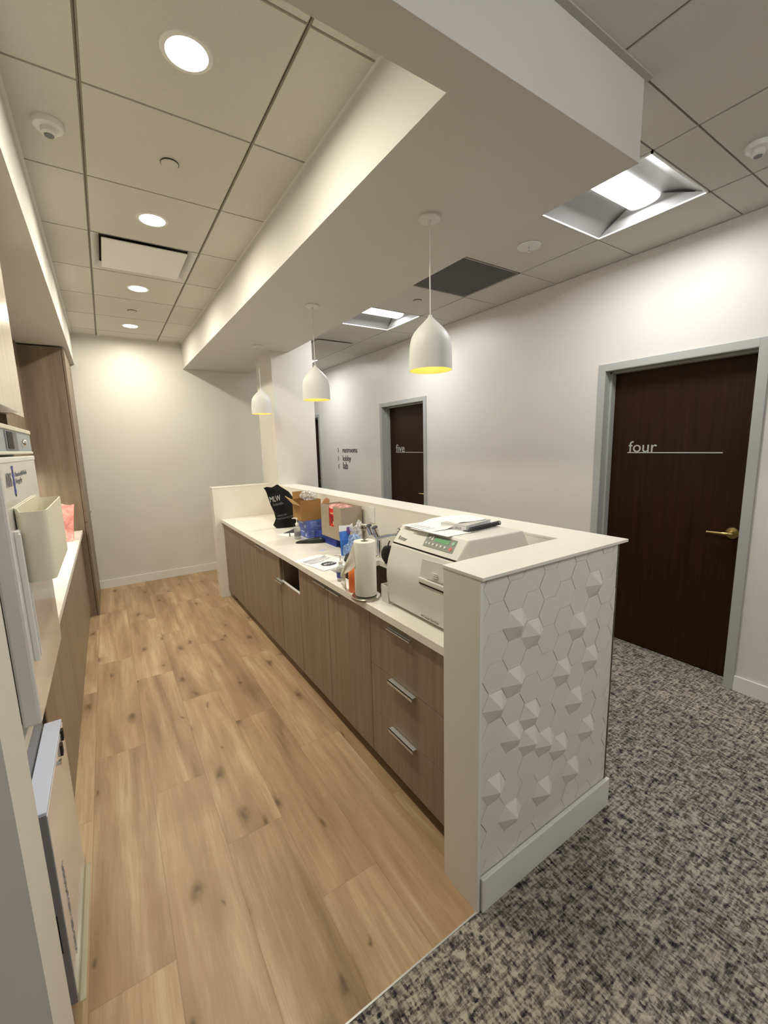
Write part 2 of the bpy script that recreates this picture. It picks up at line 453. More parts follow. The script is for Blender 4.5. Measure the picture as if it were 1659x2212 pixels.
# walls
struct(mk('wall_far', [(-1.0, 2.015, YF, YF+.12, 0, 3.0)], 'wall'))
struct(mk('wall_left', [(XL-.12, XL, 1.0, YF, 0, 3.0)], 'wall'))
struct(mk('wall_front_left', [(-3.2, -.22, 1.0, 1.175, 0, 3.0)], 'wall'))
struct(mk('wall_corridor_left', [(1.895, 2.015, YF+.12, 9.6, 0, 3.0)], 'wall'))
struct(mk('wall_corridor_end', [(1.895, XW+.1, 9.6, 9.7, 0, 3.0)], 'wall'))
struct(mk('wall_back', [(-3.2, XW+.2, YB-.1, YB, 0, 3.0)], 'wall'))
struct(mk('wall_side', [(-3.3, -3.2, YB-.1, 1.175, 0, 3.0)], 'wall'))
DOORS = [(.945, 1.86), (4.07, 4.985), (7.06, 7.98)]
def f_wr(bm):
    ys = [YB] + [v for d in DOORS for v in d] + [9.6]
    for i in range(0, len(ys), 2): box(bm, XW, XW+.16, ys[i], ys[i+1], 0, 3.0)
    for a, b in DOORS: box(bm, XW, XW+.16, a, b, 2.135, 3.0)
struct(make('wall_right', f_wr, 'wall'))
# column
struct(mk('wall_column', [(1.55, 2.015, 4.467, 4.99, 0, ZK)], 'wall'), 'square white column at the far end of the counter')
# bulkheads
def f_bulk(bm):
    poly = [(XL, 1.049), (XL, .919), (1.751, .919), (1.751, YF), (.932, YF), (.932, 1.049)]
    prism(bm, poly, 'Z', ZB, 3.0)
struct(make('wall_bulkhead', f_bulk, 'soffit'), 'dropped white bulkhead above the counter')
struct(mk('wall_soffit', [(XL, -.172, 1.049, YF, 2.59, 3.0)], 'soffit'), 'white soffit above the left cabinets')

def ceiling_tiles(bm, x0, x1, y0, y1, gx, gy, z, skip=(), gap=.0075, lift=.004):
    xs = [x0] + [g for g in gx if x0+.03 < g < x1-.03] + [x1]
    ys = [y0] + [g for g in gy if y0+.03 < g < y1-.03] + [y1]
    for i in range(len(xs)-1):
        for j in range(len(ys)-1):
            cx, cy_ = (xs[i]+xs[i+1])/2, (ys[j]+ys[j+1])/2
            if any(a < cx < b and c < cy_ < d for a, b, c, d in skip): continue
            box(bm, xs[i]+gap, xs[i+1]-gap, ys[j]+gap*.7, ys[j+1]-gap*.7, z-lift, z+.02)
def ceiling_grid(bm, x0, x1, y0, y1, gx, gy, z, skip=()):
    for g in gx:
        if x0+.03 < g < x1-.03:
            box(bm, g-.007, g-.002, y0, y1, z+.0015, z+.03); box(bm, g+.002, g+.007, y0, y1, z+.0015, z+.03)
            box(bm, g-.012, g+.012, y0, y1, z+.008, z+.03)
    for g in gy:
        if y0+.03 < g < y1-.03:
            box(bm, x0, x1, g-.009, g+.009, z+.007, z+.03)
# warm ceiling
GX = [.065, .675]; GY = [2.006+.61*i for i in range(-2, 7)]
A_ = (-.172, .932, 1.049, YF)
DIFF = (.065, .675, 2.006+1.22, 2.006+1.83)
c1 = struct(make('ceiling', lambda bm: (ceiling_tiles(bm, *A_, GX, GY, ZC, [DIFF]), box(bm, -.2, .05, 1.0, YF+.1, ZC+.02, ZC+.06), box(bm, .69, .95, 1.0, YF+.1, ZC+.02, ZC+.06), box(bm, .05, .69, 1.0, DIFF[2], ZC+.02, ZC+.06), box(bm, .05, .69, DIFF[3], YF+.1, ZC+.02, ZC+.06), box(bm, .05, .69, DIFF[2], DIFF[3], ZC+.12, ZC+.14)), 'tile'), 'tiled ceiling above the work area')
make('ceiling_grid', lambda bm: ceiling_grid(bm, *A_, GX, GY, ZC), 'grid', c1)
def f_ang(bm):
    box(bm, -.172, -.158, 1.049, YF, ZC-.006, ZC+.01); box(bm, .918, .932, 1.049, YF, ZC-.006, ZC+.01)
    box(bm, -.158, .918, YF-.012, YF, ZC-.006, ZC+.01); box(bm, -.158, .918, 1.049, 1.061, ZC-.006, ZC+.01)
make('wall_angle', f_ang, 'trim', c1)
# corridor ceiling
KX = sorted(2.803-.61*i for i in range(0, 10)); KY = [1.093+.61*i for i in range(-7, 14)]
xg = 2.803
TROFF = [(xg-.61, xg, 1.093, 1.703), (xg-.61, xg, 3.533, 4.143), (xg-.61, xg, 5.973, 6.583), (xg-.61, xg, -1.957, -1.347)]
GRIL = (xg-.61, xg, 2.313, 2.923); SLOT = (xg-.61, xg, 4.753, 5.363)
SK = TROFF + [GRIL]
B_ = (-3.2, XW, YB, .919); C_ = (1.751, XW, .919, 9.6)
def f_c2(bm):
    ceiling_tiles(bm, *B_, KX, KY, ZK, SK, .006); ceiling_tiles(bm, *C_, KX, KY, ZK, SK, .006)
    box(bm, -3.2, XW, YB, .919, ZK+.11, ZK+.14); box(bm, 1.751, XW, .919, 9.6, ZK+.11, ZK+.14)
c2 = struct(make('ceiling', f_c2, 'tile'), 'tiled ceiling above the corridor')
def f_g2(bm):
    # runners drawn tile edge by tile edge
    for R in (B_, C_):
        for g in KX:
            if R[0]+.03 < g < R[1]-.03: box(bm, g-.006, g+.006, R[2], R[3], ZK+.003, ZK+.03)
        for g in KY:
            if R[2]+.03 < g < R[3]-.03: box(bm, R[0], R[1], g-.0045, g+.0045, ZK+.003, ZK+.03)
make('ceiling_grid', f_g2, 'grid', c2)
def f_a2(bm):
    box(bm, -3.2, 1.771, .897, .919, ZK-.01, ZK+.004); box(bm, 1.751, 1.766, .9, YF, ZK-.008, ZK+.004)
    box(bm, XW-.014, XW, YB, 9.6, ZK-.006, ZK+.004)
make('wall_angle', f_a2, 'angle', c2)

# baseboards
struct(mk('baseboard_far', [(-.25, 2.0, YF-.014, YF, 0, .1)], 'trim', bevel=.002))
def f_bbr(bm):
    ys = [YB] + [v for a, b in DOORS for v in (a-.05, b+.05)] + [9.6]
    for i in range(0, len(ys), 2): box(bm, XW-.014, XW, ys[i], ys[i+1], 0, .1)
struct(make('baseboard_right', f_bbr, 'trim', bevel=.002))
struct(mk('baseboard_column', [(2.015, 2.029, 4.453, 5.0, 0, .1), (1.74, 2.029, 4.453, 4.467, 0, .1)], 'trim', bevel=.002))

# doors
def door(i, y0, y1, word, wlen, lab, tail):
    d = thing('door_%d' % i, (XW, (y0+y1)/2, 0), lab, 'door', None, 'structure')
    def fr(bm):
        for a, b in ((y0-.05, y0), (y1, y1+.05)): box(bm, XW-.014, XW, a, b, 0, 2.185)
        box(bm, XW-.014, XW, y0, y1, 2.135, 2.185)
        for a, b in ((y0-.002, y0+.004), (y1-.004, y1+.002)): box(bm, XW-.012, XW+.16, a, b, 0, 2.137)
        box(bm, XW-.012, XW+.16, y0, y1, 2.131, 2.137)
        for a, b in ((y0+.004, y0+.018), (y1-.018, y1-.004)): box(bm, XW+.06, XW+.118, a, b, 0, 2.131)   # rebate stop
        box(bm, XW+.06, XW+.118, y0+.004, y1-.004, 2.117, 2.131)
    make('door_frame', fr, 'frame_grey', d, bevel=.0015)
    leaf = mk('door_leaf', [(XW+.12, XW+.16, y0+.006, y1-.006, .008, 2.128)], 'door', d)
    xs = XW+.12
    if word:
        yl = y1-.145
        text('door_number', word, (xs, yl, 1.524), (0, -1, 0), (0, 0, 1), wlen, 'letters', leaf, ext=.003)
        mk('underline', [(xs-.004, xs, yl-tail, yl+.006, 1.516, 1.523)], 'letters', leaf)
    yh = y0+.075
    def hd(bm):
        lathe(bm, [(.0, 0), (.036, 0), (.038, -.004), (.036, -.009), (.016, -.013), (.013, -.045)], (xs, yh, 1.0), 32, 'X')
        tube(bm, [(xs-.045, yh-.012, 1.0), (xs-.055, yh+.0, 1.0), (xs-.057, yh+.05, .999), (xs-.055, yh+.125, .998)], .009, 12, [.011, .012, .009, .0075])
    make('lever_handle', hd, 'brass', leaf, smooth=True)
    return d
door(1, *DOORS[0], 'four', .20, 'dark brown door marked four, behind the near end of the counter', .60)
door(2, *DOORS[1], 'five', .20, 'dark brown door marked five, seen between pendant lamps', .60)
door(3, *DOORS[2], None, .2, 'far dark brown door, only a sliver beside the column', .6)

# wall sign
sg = thing('wall_sign', (XW, 6.2, 1.45), 'grey lettering restrooms, lobby, lab on wall beside door five', 'sign')
for k, (s_, w_, z_) in enumerate((('restrooms', .48, 1.52), ('lobby', .27, 1.385), ('lab', .165, 1.255))):
    text('sign_word', s_, (XW, 6.19, z_), (0, -1, 0), (0, 0, 1), w_, 'ink', sg, ext=.004)
    text('arrow', '›' if k < 2 else '‹', (XW, 6.36, z_), (0, -1, 0), (0, 0, 1), .035, 'ink', sg, height=.07, ext=.004)

# ================================================================== CEILING FITTINGS
def downlight(x, y, label):
    t = thing('downlight', (x, y, ZC-.004), label, 'downlight', 'recessed downlights in the warm ceiling')
    z = ZC-.004
    make('trim_ring', lambda bm: lathe(bm, [(.066, .002), (.066, -.004), (.078, -.004), (.082, .0), (.082, .001)], (x, y, z), 40, cap=False), 'trim', t, smooth=True)
    make('lens', lambda bm: lathe(bm, [(0, 0), (.066, 0), (.066, -.002), (0, -.002)], (x, y, z), 40, cap=False), 'downlens', t)
    area('downlight_lamp', (x, y, z-.008), .12, P_DOWN, WARM, t, 'DISK', spread=math.radians(176))
for y, lb in ((1.694, 'lit round downlight nearest the camera, largest of the row'), (2.906, 'lit round downlight just before the square air diffuser'),
              (4.126, 'lit round downlight just beyond the square air diffuser'), (5.346, 'farthest lit round downlight, near the far wall')):
    downlight(.370, y, lb)

dz = ZC-.004
t = thing('air_diffuser', (.37, 3.53, dz), 'square white plate air diffuser between two ceiling downlights', 'vent')
def f_df(bm):
    a, b, c, d = .071, .669, DIFF[2]+.006, DIFF[3]-.006
    i = .045
    # sloping rim from the tile edge up to the throat
    o4 = [(a, c, dz), (b, c, dz), (b, d, dz), (a, d, dz)]; i4 = [(a+i, c+i, dz+.04), (b-i, c+i, dz+.04), (b-i, d-i, dz+.04), (a+i, d-i, dz+.04)]
    for k in range(4):
        sheet(bm, [o4[k], o4[(k+1) % 4], i4[(k+1) % 4], i4[k]], .001)
make('rim', f_df, 'trim', t)
mk('throat', [(.1, .64, 3.26, 3.80, dz+.055, dz+.06)], 'darkgap', t)
mk('plate', [(.125, .612, 3.285, 3.775, dz-.002, dz+.006)], 'trim', t, bevel=.003)

def disc(name, x, y, r, z, label, cat, matn='tile', grp=None):
    t = thing(name, (x, y, z), label, cat, grp)
    make('cover', lambda bm: lathe(bm, [(0, 0), (r*.98, 0), (r, -.002), (r*.97, -.006), (0, -.0075)], (x, y, z), 36, cap=False), matn, t, smooth=True)
    make('shadow_gap', lambda bm: lathe(bm, [(r*.93, .0), (r*.93, .004), (r+.0012, .004), (r+.0012, .0)], (x, y, z-.0042), 36, cap=False), 'darkgap', t)
    return t
disc('sprinkler_cover', .391, 2.323, .037, dz-.001, 'small white sprinkler cover disc between the two nearest downlights', 'sprinkler cover')
disc('sprinkler_cover', .36, 4.78, .037, dz-.001, 'small white sprinkler cover disc between the two farthest downlights', 'sprinkler cover')
disc('sprinkler_cover', 2.488, 3.187, .037, ZK-.005, 'small white sprinkler cover disc beyond the dark grille in corridor ceiling', 'sprinkler cover')

def detector(x, y, z, r, label):
    t = thing('smoke_detector', (x, y, z), label, 'smoke detector')
    make('base', lambda bm: lathe(bm, [(0, 0), (r, 0), (r, -.012), (r*.92, -.02), (r*.6, -.024), (0, -.024)], (x, y, z), 36, cap=False), 'trim', t, smooth=True)
    make('sensor_dome', lambda bm: lathe(bm, [(r*.52, -.022), (r*.5, -.04), (r*.38, -.046), (0, -.047)], (x, y, z), 30, cap=False), 'trim', t, smooth=True)
    make('sensor_port', lambda bm: lathe(bm, [(r*.32, -.046), (r*.3, -.0495), (0, -.0495)], (x, y, z), 24, cap=False), 'greytext', t, smooth=True)
detector(-.048, 2.30, dz, .053, 'white round smoke detector on the warm ceiling at upper left')
detector(2.561, .827, ZK-.004, .05, 'white round smoke detector in corridor ceiling at upper right')
t = thing('ceiling_sprinkler', (2.48, 1.984, ZK-.004), 'white disc with hanging sprinkler pin beside corridor light', 'sprinkler')
make('plate', lambda bm: lathe(bm, [(0, 0), (.075, 0), (.078, -.002), (.074, -.006), (0, -.008)], (2.48, 1.984, ZK-.004), 40, cap=False), 'trim', t, smooth=True)
make('pin', lambda bm: lathe(bm, [(.006, -.007), (.006, -.02), (.004, -.022), (.004, -.035), (.009, -.036), (.009, -.039), (0, -.04)], (2.48, 1.984, ZK-.004), 16, cap=False), 'chrome', t, smooth=True)

def troffer(r, label, lit=1.0):
    a, b, c, d = r; cx, cy_ = (a+b)/2, (c+d)/2
    t = thing('ceiling_light', (cx, cy_, ZK), label, 'ceiling light', 'square troffer lights in the corridor ceiling')
    e = .008
    def fr(bm):
        box(bm, a+.004, b-.004, c+.004, c+.004+e, ZK-.008, ZK+.01); box(bm, a+.004, b-.004, d-.004-e, d-.004, ZK-.008, ZK+.01)
        box(bm, a+.004, a+.004+e, c+.004, d-.004, ZK-.008, ZK+.01); box(bm, b-.004-e, b-.004, c+.004, d-.004, ZK-.008, ZK+.01)
    make('frame', fr, 'trim', t)
    lw = .082
    def rf(bm):
        # curved side wings (concave) rising from the frame to the lens, along X
        for s in (-1, 1):
            prof = []
            for k in range(9):
                u = k/8.0
                y = (d-c)/2-.012 - u*((d-c)/2-.012-lw); z = ZK + .075*math.sin(u*PI/2)
                prof.append((cy_ + s*y, z))
            vs0 = [bm.verts.new((a+.012, y, z)) for y, z in prof]; vs1 = [bm.verts.new((b-.012, y, z)) for y, z in prof]
            for k in range(8): bm.faces.new((vs0[k], vs0[k+1], vs1[k+1], vs1[k]))
    make('reflector', rf, 'reflector', t, smooth=True)
    def ends(bm):
        # sloping end wedges
        for s, xe in ((1, b-.012), (-1, a+.012)):
            pts = [(xe, c+.012, ZK), (xe, d-.012, ZK), (xe-s*.055, cy_+lw, ZK+.075), (xe-s*.055, cy_-lw, ZK+.075)]
            vv = [bm.verts.new(p) for p in pts]; bm.faces.new(vv)
        box(bm, a+.01, b-.01, c+.01, d-.01, ZK+.09, ZK+.1)
    make('end_plate', ends, 'reflector', t)
    def ln(bm):
        n = 10; x0, x1 = a+.05, b-.05
        ring = []
        for k in range(n+1):
            th = PI*k/n
            ring.append((cy_ - (lw+.004)*math.cos(th), ZK+.068-.022*math.sin(th)))
        for k in range(n):
            v = [bm.verts.new(p) for p in ((x0, ring[k][0], ring[k][1]), (x1, ring[k][0], ring[k][1]), (x1, ring[k+1][0], ring[k+1][1]), (x0, ring[k+1][0], ring[k+1][1]))]
            bm.faces.new(v)
        for xx in (x0, x1):
            bm.faces.new([bm.verts.new((xx, p[0], p[1])) for p in ring])
        bmesh.ops.remove_doubles(bm, verts=bm.verts, dist=.0001)
    make('lens', ln, 'ovenlens', t, smooth=True)
    area('troffer_lamp', (cx, cy_, ZK+.040), .46, P_TROFFER*lit, COOL, t, 'RECTANGLE', .14)
    return t
troffer(TROFF[0], 'bright square ceiling light in the corridor, nearest, partly behind bulkhead corner')
troffer(TROFF[1], 'bright square ceiling light seen between the middle and near pendant lamps')
troffer(TROFF[2], 'farthest bright ceiling light, tiny sliver beside the white column')
troffer(TROFF[3], 'square ceiling light added unseen behind the viewer over the corridor', .8)  # unseen fixture added to brighten the near end of the corridor
t = thing('globe_fill_lamp', (.9, -.75, ZK), 'opal globe lamp added as fill light, unseen behind the viewer', 'ceiling lamp')  # unseen lamp added to light the near face of the bulkhead
make('mount', lambda bm: lathe(bm, [(0, -.001), (.07, -.001), (.07, -.02), (.03, -.03), (.03, -.06)], (.9, -.75, ZK-.004), 32, cap=False), 'trim', t, smooth=True)
make('globe', lambda bm: lathe(bm, [(.12*math.sin(PI*k/16), -.17+.12*math.cos(PI*k/16)) for k in range(17)], (.9, -.75, ZK), 32, cap=False), 'globe', t, smooth=True)
t = thing('return_grille', (2.5, 2.62, ZK), 'dark grey square return air grille in the corridor ceiling', 'vent')
def f_gr(bm):
    a, b, c, d = GRIL
    box(bm, a+.004, b-.004, c+.004, c+.016, ZK-.006, ZK+.01); box(bm, a+.004, b-.004, d-.016, d-.004, ZK-.006, ZK+.01)
    box(bm, a+.004, a+.016, c+.004, d-.004, ZK-.006, ZK+.01); box(bm, b-.016, b-.004, c+.004, d-.004, ZK-.006, ZK+.01)
make('frame', f_gr, 'grid', t)
def f_gr2(bm):
    a, b, c, d = GRIL
    box(bm, a+.016, b-.016, c+.016, d-.016, ZK+.006, ZK+.01)
    y = c+.02
    while y < d-.02:
        box(bm, a+.016, b-.016, y, y+.006, ZK-.003, ZK+.006); y += .0125
make('louvres', f_gr2, 'grille', t)
t = thing('slot_diffuser', (2.5, 5.05, ZK), 'white plate diffuser in corridor ceiling with dark slot, near the column', 'vent')
mk('plate', [(2.26, 2.74, 4.83, 5.29, ZK-.022, ZK-.016)], 'tile', t, bevel=.002)
mk('throat', [(2.30, 2.70, 4.86, 5.26, ZK-.016, ZK-.006)], 'black', t)

# pendants
def pendant(x, y, label):
    t = thing('pendant_lamp', (x, y, ZB), label, 'pendant lamp', 'white bell pendant lamps over the counter')
    make('canopy', lambda bm: lathe(bm, [(0, 0), (.05, 0), (.05, -.008), (.046, -.012), (.009, -.014), (.007, -.03), (0, -.03)], (x, y, ZB), 36, cap=False), 'shade_white', t, smooth=True)
    def fc(bm):
        pts = []
        for k in range(25):
            u = k/24.0
            pts.append((x+.0012*math.sin(u*9), y+.001*math.cos(u*7), ZB-.03 - u*(ZB-.03-2.205)))
        tube(bm, pts, .0028, 8)
    make('cord', fc, 'cord', t, smooth=True)
    zb = 1.965
    prof = [(.0, .245), (.008, .245), (.010, .236), (.032, .214), (.057, .190), (.076, .168), (.088, .147), (.095, .122), (.0985, .09), (.0995, .04), (.0995, .0)]
    make('lamp_shade', lambda bm: lathe(bm, prof[1:] + [(.098, .0)], (x, y, zb), 56, cap=False), 'shade_white', t, smooth=True)
    inner = [(.098, .0), (.098, .04), (.0965, .088), (.093, .119), (.086, .144), (.074, .164), (.055, .186), (.03, .208), (.0, .22)]
    make('inner_lining', lambda bm: lathe(bm, inner, (x, y, zb), 56, cap=False), 'gold', t, smooth=True)
    make('bulb', lambda bm: lathe(bm, [(.0, .195), (.013, .19), (.015, .165), (.026, .145), (.03, .125), (.026, .105), (.012, .093), (0, .09)], (x, y, zb), 24, cap=False), 'bulb', t, smooth=True)
    l = bpy.data.lights.new('pendant_bulb_light', 'POINT'); l.energy = P_PENDANT; l.color = (1, .74, .46); l.shadow_soft_size = .02
    o = bpy.data.objects.new('pendant_bulb_light', l); COL.objects.link(o); o.location = (x, y, zb+.07)
    o.parent = t; o.matrix_parent_inverse = Matrix.Translation(t.location).inverted()
pendant(1.322, 1.60, 'nearest and largest white bell pendant lamp over the steriliser')
pendant(1.352, 2.95, 'middle white bell pendant lamp of the three')
pendant(1.374, 4.32, 'farthest and smallest white bell pendant lamp beside the column')
# ================================================================== HALF WALL AROUND THE COUNTER
HW = thing('half_wall', (1.63, 2.6, 0), 'white half wall wrapping the counter with hexagon tiled end', 'half wall')
XI, XO = .916, 1.713
def f_body(bm):
    poly = [(XI, .8935), (XO, .8935), (XO, 4.467), (1.55, 4.467), (1.55, 1.05), (XI, 1.05)]
    prism(bm, poly, 'Z', 0, ZL-.012)
    box(bm, XI, 1.55, 4.744, 4.868, 0, ZL-.012)
make('wall_body', f_body, 'solid', HW, bevel=.001)
def f_top(bm):
    poly = [(XI-.002, .868), (1.753, .868), (1.753, 4.466), (1.549, 4.466), (1.549, 1.052), (XI-.002, 1.052)]
    prism(bm, poly, 'Z', ZL-.012, ZL)
    box(bm, XI-.002, 1.549, 4.742, 4.870, ZL-.012, ZL)
make('ledge_top', f_top, 'solid', HW, bevel=.0015)
mk('dark_side_strip', [(XO, XO+.008, .886, 4.45, 0.0, ZL-.013)], 'laminate_dark', HW)  # thin dark strip along the corridor side of the half wall
mk('end_edge_strip', [(XI, XI+.012, .8785, .8935, 0, ZL-.012)], 'trim', HW)
mk('skirting', [(.932, 1.728, .868, .884, 0, .134)], 'trim', HW, bevel=.003)
# hexagon tiles
def clip(poly, x0, x1, z0, z1):
    def cl(P, f, g):
        out = []
        for i in range(len(P)):
            a, b = P[i-1], P[i]; fa, fb = f(a), f(b)
            if (fa >= 0) != (fb >= 0):
                t_ = fa/(fa-fb); out.append((a[0]+(b[0]-a[0])*t_, a[1]+(b[1]-a[1])*t_))
            if fb >= 0: out.append(b)
        return out
    for f in (lambda p: p[0]-x0, lambda p: x1-p[0], lambda p: p[1]-z0, lambda p: z1-p[1]):
        poly = cl(poly, f, None)
        if len(poly) < 3: return []
    return poly
RAISED = {(1, 0), (1, 2), (1, 4), (1, 7), (2, 0), (2, 4), (5, 0+1), (6, -1), (6, 2), (4, 2), (0, 2), (2, 3), (5, 4), (6, 5), (3, 5), (4, 5), (5, 7), (0, 5), (3, 7)}
def f_hex(bm):
    dx, dzz = .092, .104
    x0, x1, z0, z1 = XI+.0125, XO-.001, .12, ZL-.013
    box(bm, XI+.012, XO, .8895, .8935, .12, ZL-.0125)
    rnd = random.Random(3)
    for c_ in range(-1, 10):
        for k in range(-3, 12):
            cx = .998+dx*c_; cz = (1.022 if c_ % 2 else .964) - dzz*k
            g = .0007; sx_ = dx/1.5-g; sz = dzz/2-g
            hexp = [(cx+sx_, cz), (cx+sx_/2, cz+sz), (cx-sx_/2, cz+sz), (cx-sx_, cz), (cx-sx_/2, cz-sz), (cx+sx_/2, cz-sz)]
            P = clip(hexp, x0, x1, z0, z1)
            if len(P) < 3: continue
            hgt = .0016 + rnd.choice([0, 0, .0004, .0009])
            prism(bm, P, 'Y', .8895-hgt, .8896)
            if (c_, k) in RAISED and len(P) == 6:
                yb = .8895-hgt; s2 = .925
                ap = bm.verts.new((cx+.004, yb-.030, cz+.004))
                base = [bm.verts.new((cx+(p[0]-cx)*s2*1.08, yb, cz+(p[1]-cz)*s2*1.08)) for p in hexp]
                for i in range(6): bm.faces.new((base[i], base[(i+1) % 6], ap))
# lattice rows: odd columns centred 1.022-.104k, even columns .964-.104k
RAISED = {(1, 0), (2, 0), (5, 1), (6, -1), (6, 2), (4, 2), (1, 2), (0, 2), (2, 3), (5, 4), (6, 5), (1, 4), (2, 4), (3, 5), (4, 5), (5, 7), (0, 5), (3, 7), (1, 7)}
make('hexagon_tiles', f_hex, 'hextile', HW)

# worktop with sink opening
SX0, SX1, SY0, SY1 = 1.085, 1.44, 1.70, 2.29
def f_ct(bm):
    z0, z1 = ZT-.034, ZT
    outer = [(.98, 1.0515), (1.5485, 1.0515), (1.5485, 4.7425), (.98, 4.7425)]
    box(bm, .98, SX0, 1.0515, 4.7425, z0, z1); box(bm, SX1, 1.5485, 1.0515, 4.7425, z0, z1)
    box(bm, SX0, SX1, 1.0515, SY0, z0, z1); box(bm, SX0, SX1, SY1, 4.7425, z0, z1)
tag(make('worktop', f_ct, 'quartz'), 'long white quartz worktop with sink cut-out along the half wall', 'worktop')
t = thing('sink', (1.26, 2.0, ZT-.2), 'stainless undermount sink set in the white worktop', 'sink')
def f_sk(bm):
    a, b, c, d = SX0-.008, SX1+.008, SY0-.008, SY1+.008; zt, zb = ZT-.0345, ZT-.2
    box(bm, a, a+.004, c, d, zb, zt); box(bm, b-.004, b, c, d, zb, zt); box(bm, a, b, c, c+.004, zb, zt); box(bm, a, b, d-.004, d, zb, zt)
    box(bm, a, b, c, d, zb-.003, zb)
make('basin', f_sk, 'steel', t)
make('drain', lambda bm: lathe(bm, [(0, .001), (.02, .001), (.04, .004), (.043, 0)], (1.26, 2.0, ZT-.2), 24, cap=False), 'chrome', t, smooth=True)

# base cabinets of the island (fronts face the aisle, -X)
FX = 1.0
def pull(bm, y0, y1, z, tab=.02):
    box(bm, FX-.018, FX+.004, y0, y1, z, z+.0022); box(bm, FX-.018, FX-.0155, y0, y1, z-.008, z+.0022)
def pull_big(bm, y0, y1, z):
    box(bm, FX-.024, FX-.0003, y0, y1, z+.0, z+.003); box(bm, FX-.024, FX-.021, y0, y1, z-.013, z+.003)
def carcass(y0, y1, t):
    def f(bm):
        z0, z1 = .09, ZT-.0355; x0, x1 = FX+.02, 1.548; th = .016
        box(bm, x0, x1, y0+.001, y0+th, z0, z1); box(bm, x0, x1, y1-th, y1-.001, z0, z1)
        box(bm, x0, x1, y0+th, y1-th, z0, z0+th); box(bm, x1-.006, x1, y0+th, y1-th, z0+th, z1)
    make('carcass', f, 'laminate', t)
    mk('toe_kick', [(1.05, 1.062, y0+.001, y1-.001, 0, .089)], 'laminate_dark', t)
ZTOP = ZT-.036
def front(name, y0, y1, z0, z1, t, mt='laminate'):
    return mk(name, [(FX, FX+.018, y0+.0015, y1-.0015, z0+.0015, z1-.0015)], mt, t, bevel=.0008)
GRP = 'greige base cabinets under the worktop'
t = thing('base_cabinet', (1.2, 1.37, 0), 'greige drawer cabinet with three drawers at the near end', 'cabinet', GRP)
carcass(1.053, 1.69, t)
for z0, z1, big in ((.564, ZTOP, False), (.318, .564, True), (.075, .318, True)):
    d = front('drawer', 1.053, 1.69, z0, z1, t)
    if big: make('handle', lambda bm: pull_big(bm, 1.325, 1.51, z1-.008), 'alu', d)
    else: make('handle', lambda bm: pull(bm, 1.345, 1.52, z1-.03), 'alu', d)
t = thing('base_cabinet', (1.2, 2.15, 0), 'greige two door cabinet below the sink', 'cabinet', GRP)
carcass(1.69, 2.605, t)
d = front('door', 1.69, 2.16, .075, ZTOP, t); make('handle', lambda bm: pull(bm, 1.99, 2.148, ZTOP-.018), 'alu', d)
d = front('door', 2.16, 2.605, .075, ZTOP, t); make('handle', lambda bm: pull(bm, 2.17, 2.33, ZTOP-.018), 'alu', d)
t = thing('base_cabinet', (1.2, 2.79, 0), 'greige pull-out trash cabinet with open slot above its short front', 'cabinet', GRP)
carcass(2.605, 2.98, t)
d = front('door', 2.605, 2.98, .075, .645, t); make('handle', lambda bm: pull_big(bm, 2.90, 3.03, .650), 'alu', d)
mk('door_top_edge', [(FX+.001, FX+.019, 2.608, 2.977, .6436, .6465)], 'trim', d)
t = thing('trash_bag', (1.2, 2.75, .3), 'black trash bag inside the open slot of pull-out cabinet', 'bag')
def f_tb(bm):
    lathe(bm, [(.06, -.2), (.12, -.18), (.135, .2), (.13, .30), (.1, .335), (.05, .35), (0, .352)], (1.2, 2.76, .30), 20)
    for v in bm.verts: v.co += noise.noise_vector(v.co*14)*.018
make('bag_body', f_tb, 'bagblack', t, smooth=True)
t = thing('base_cabinet', (1.2, 3.5, 0), 'wide greige cabinet left of the open trash slot', 'cabinet', GRP)
carcass(2.98, 4.115, t)
d = front('door', 2.98, 3.5475, .075, ZTOP, t); make('handle', lambda bm: pull(bm, 3.30, 3.52, ZTOP-.018), 'alu', d)
d = front('door', 3.5475, 4.115, .075, ZTOP, t)
t = thing('base_cabinet', (1.2, 4.4, 0), 'narrow greige cabinet at the far end beside white wing', 'cabinet', GRP)
carcass(4.115, 4.742, t)
front('door', 4.115, 4.742, .075, ZTOP, t)

# outlets
def outlet(y, label):
    t = thing('outlet', (1.55, y, 1.135), label, 'outlet')
    mk('cover_plate', [(1.544, 1.5495, y-.037, y+.037, 1.078, 1.192)], 'white_plastic', t, bevel=.002)
    mk('socket', [(1.5425, 1.5441, y-.018, y+.018, 1.10, 1.168)], 'trim', t)
outlet(4.02, 'white outlet plate on half wall behind the black bag')
outlet(2.54, 'white outlet plate on half wall above the faucet')

# ================================================================== STERILISER
AX0, AY0, AY1 = 1.06, 1.165, 1.605
S = thing('sterilizer', (1.3, 1.38, ZT), 'white tabletop steam sterilizer with green display in the counter corner', 'sterilizer')
def f_ab(bm):
    prof = [(1.068, .892), (1.075, .884), (1.50, .884), (1.512, .90), (1.512, 1.175), (1.475, 1.242), (1.46, 1.249), (1.155, 1.251), (1.146, 1.249), (1.089, 1.178), (1.089, 1.16)]
    prism(bm, prof, 'Y', AY0, AY1)
make('housing', f_ab, 'autoclave', S, smooth=True, bevel=.008)
def f_ad(bm):
    prof = []
    for k in range(13):
        u = k/12.0; z = .889 + u*(1.171-.889)
        x = 1.062 - .014*math.sin(min(1, u*1.15)*PI*.85) + .030*max(0, u-.55)**1.6*3.2
        prof.append((x, z))
    prof = prof + [(1.092, 1.171), (1.092, .889)]
    prism(bm, prof, 'Y', AY0+.0, AY1+.0)
dd = make('front_door', f_ad, 'autoclave', S, smooth=True, bevel=.004)
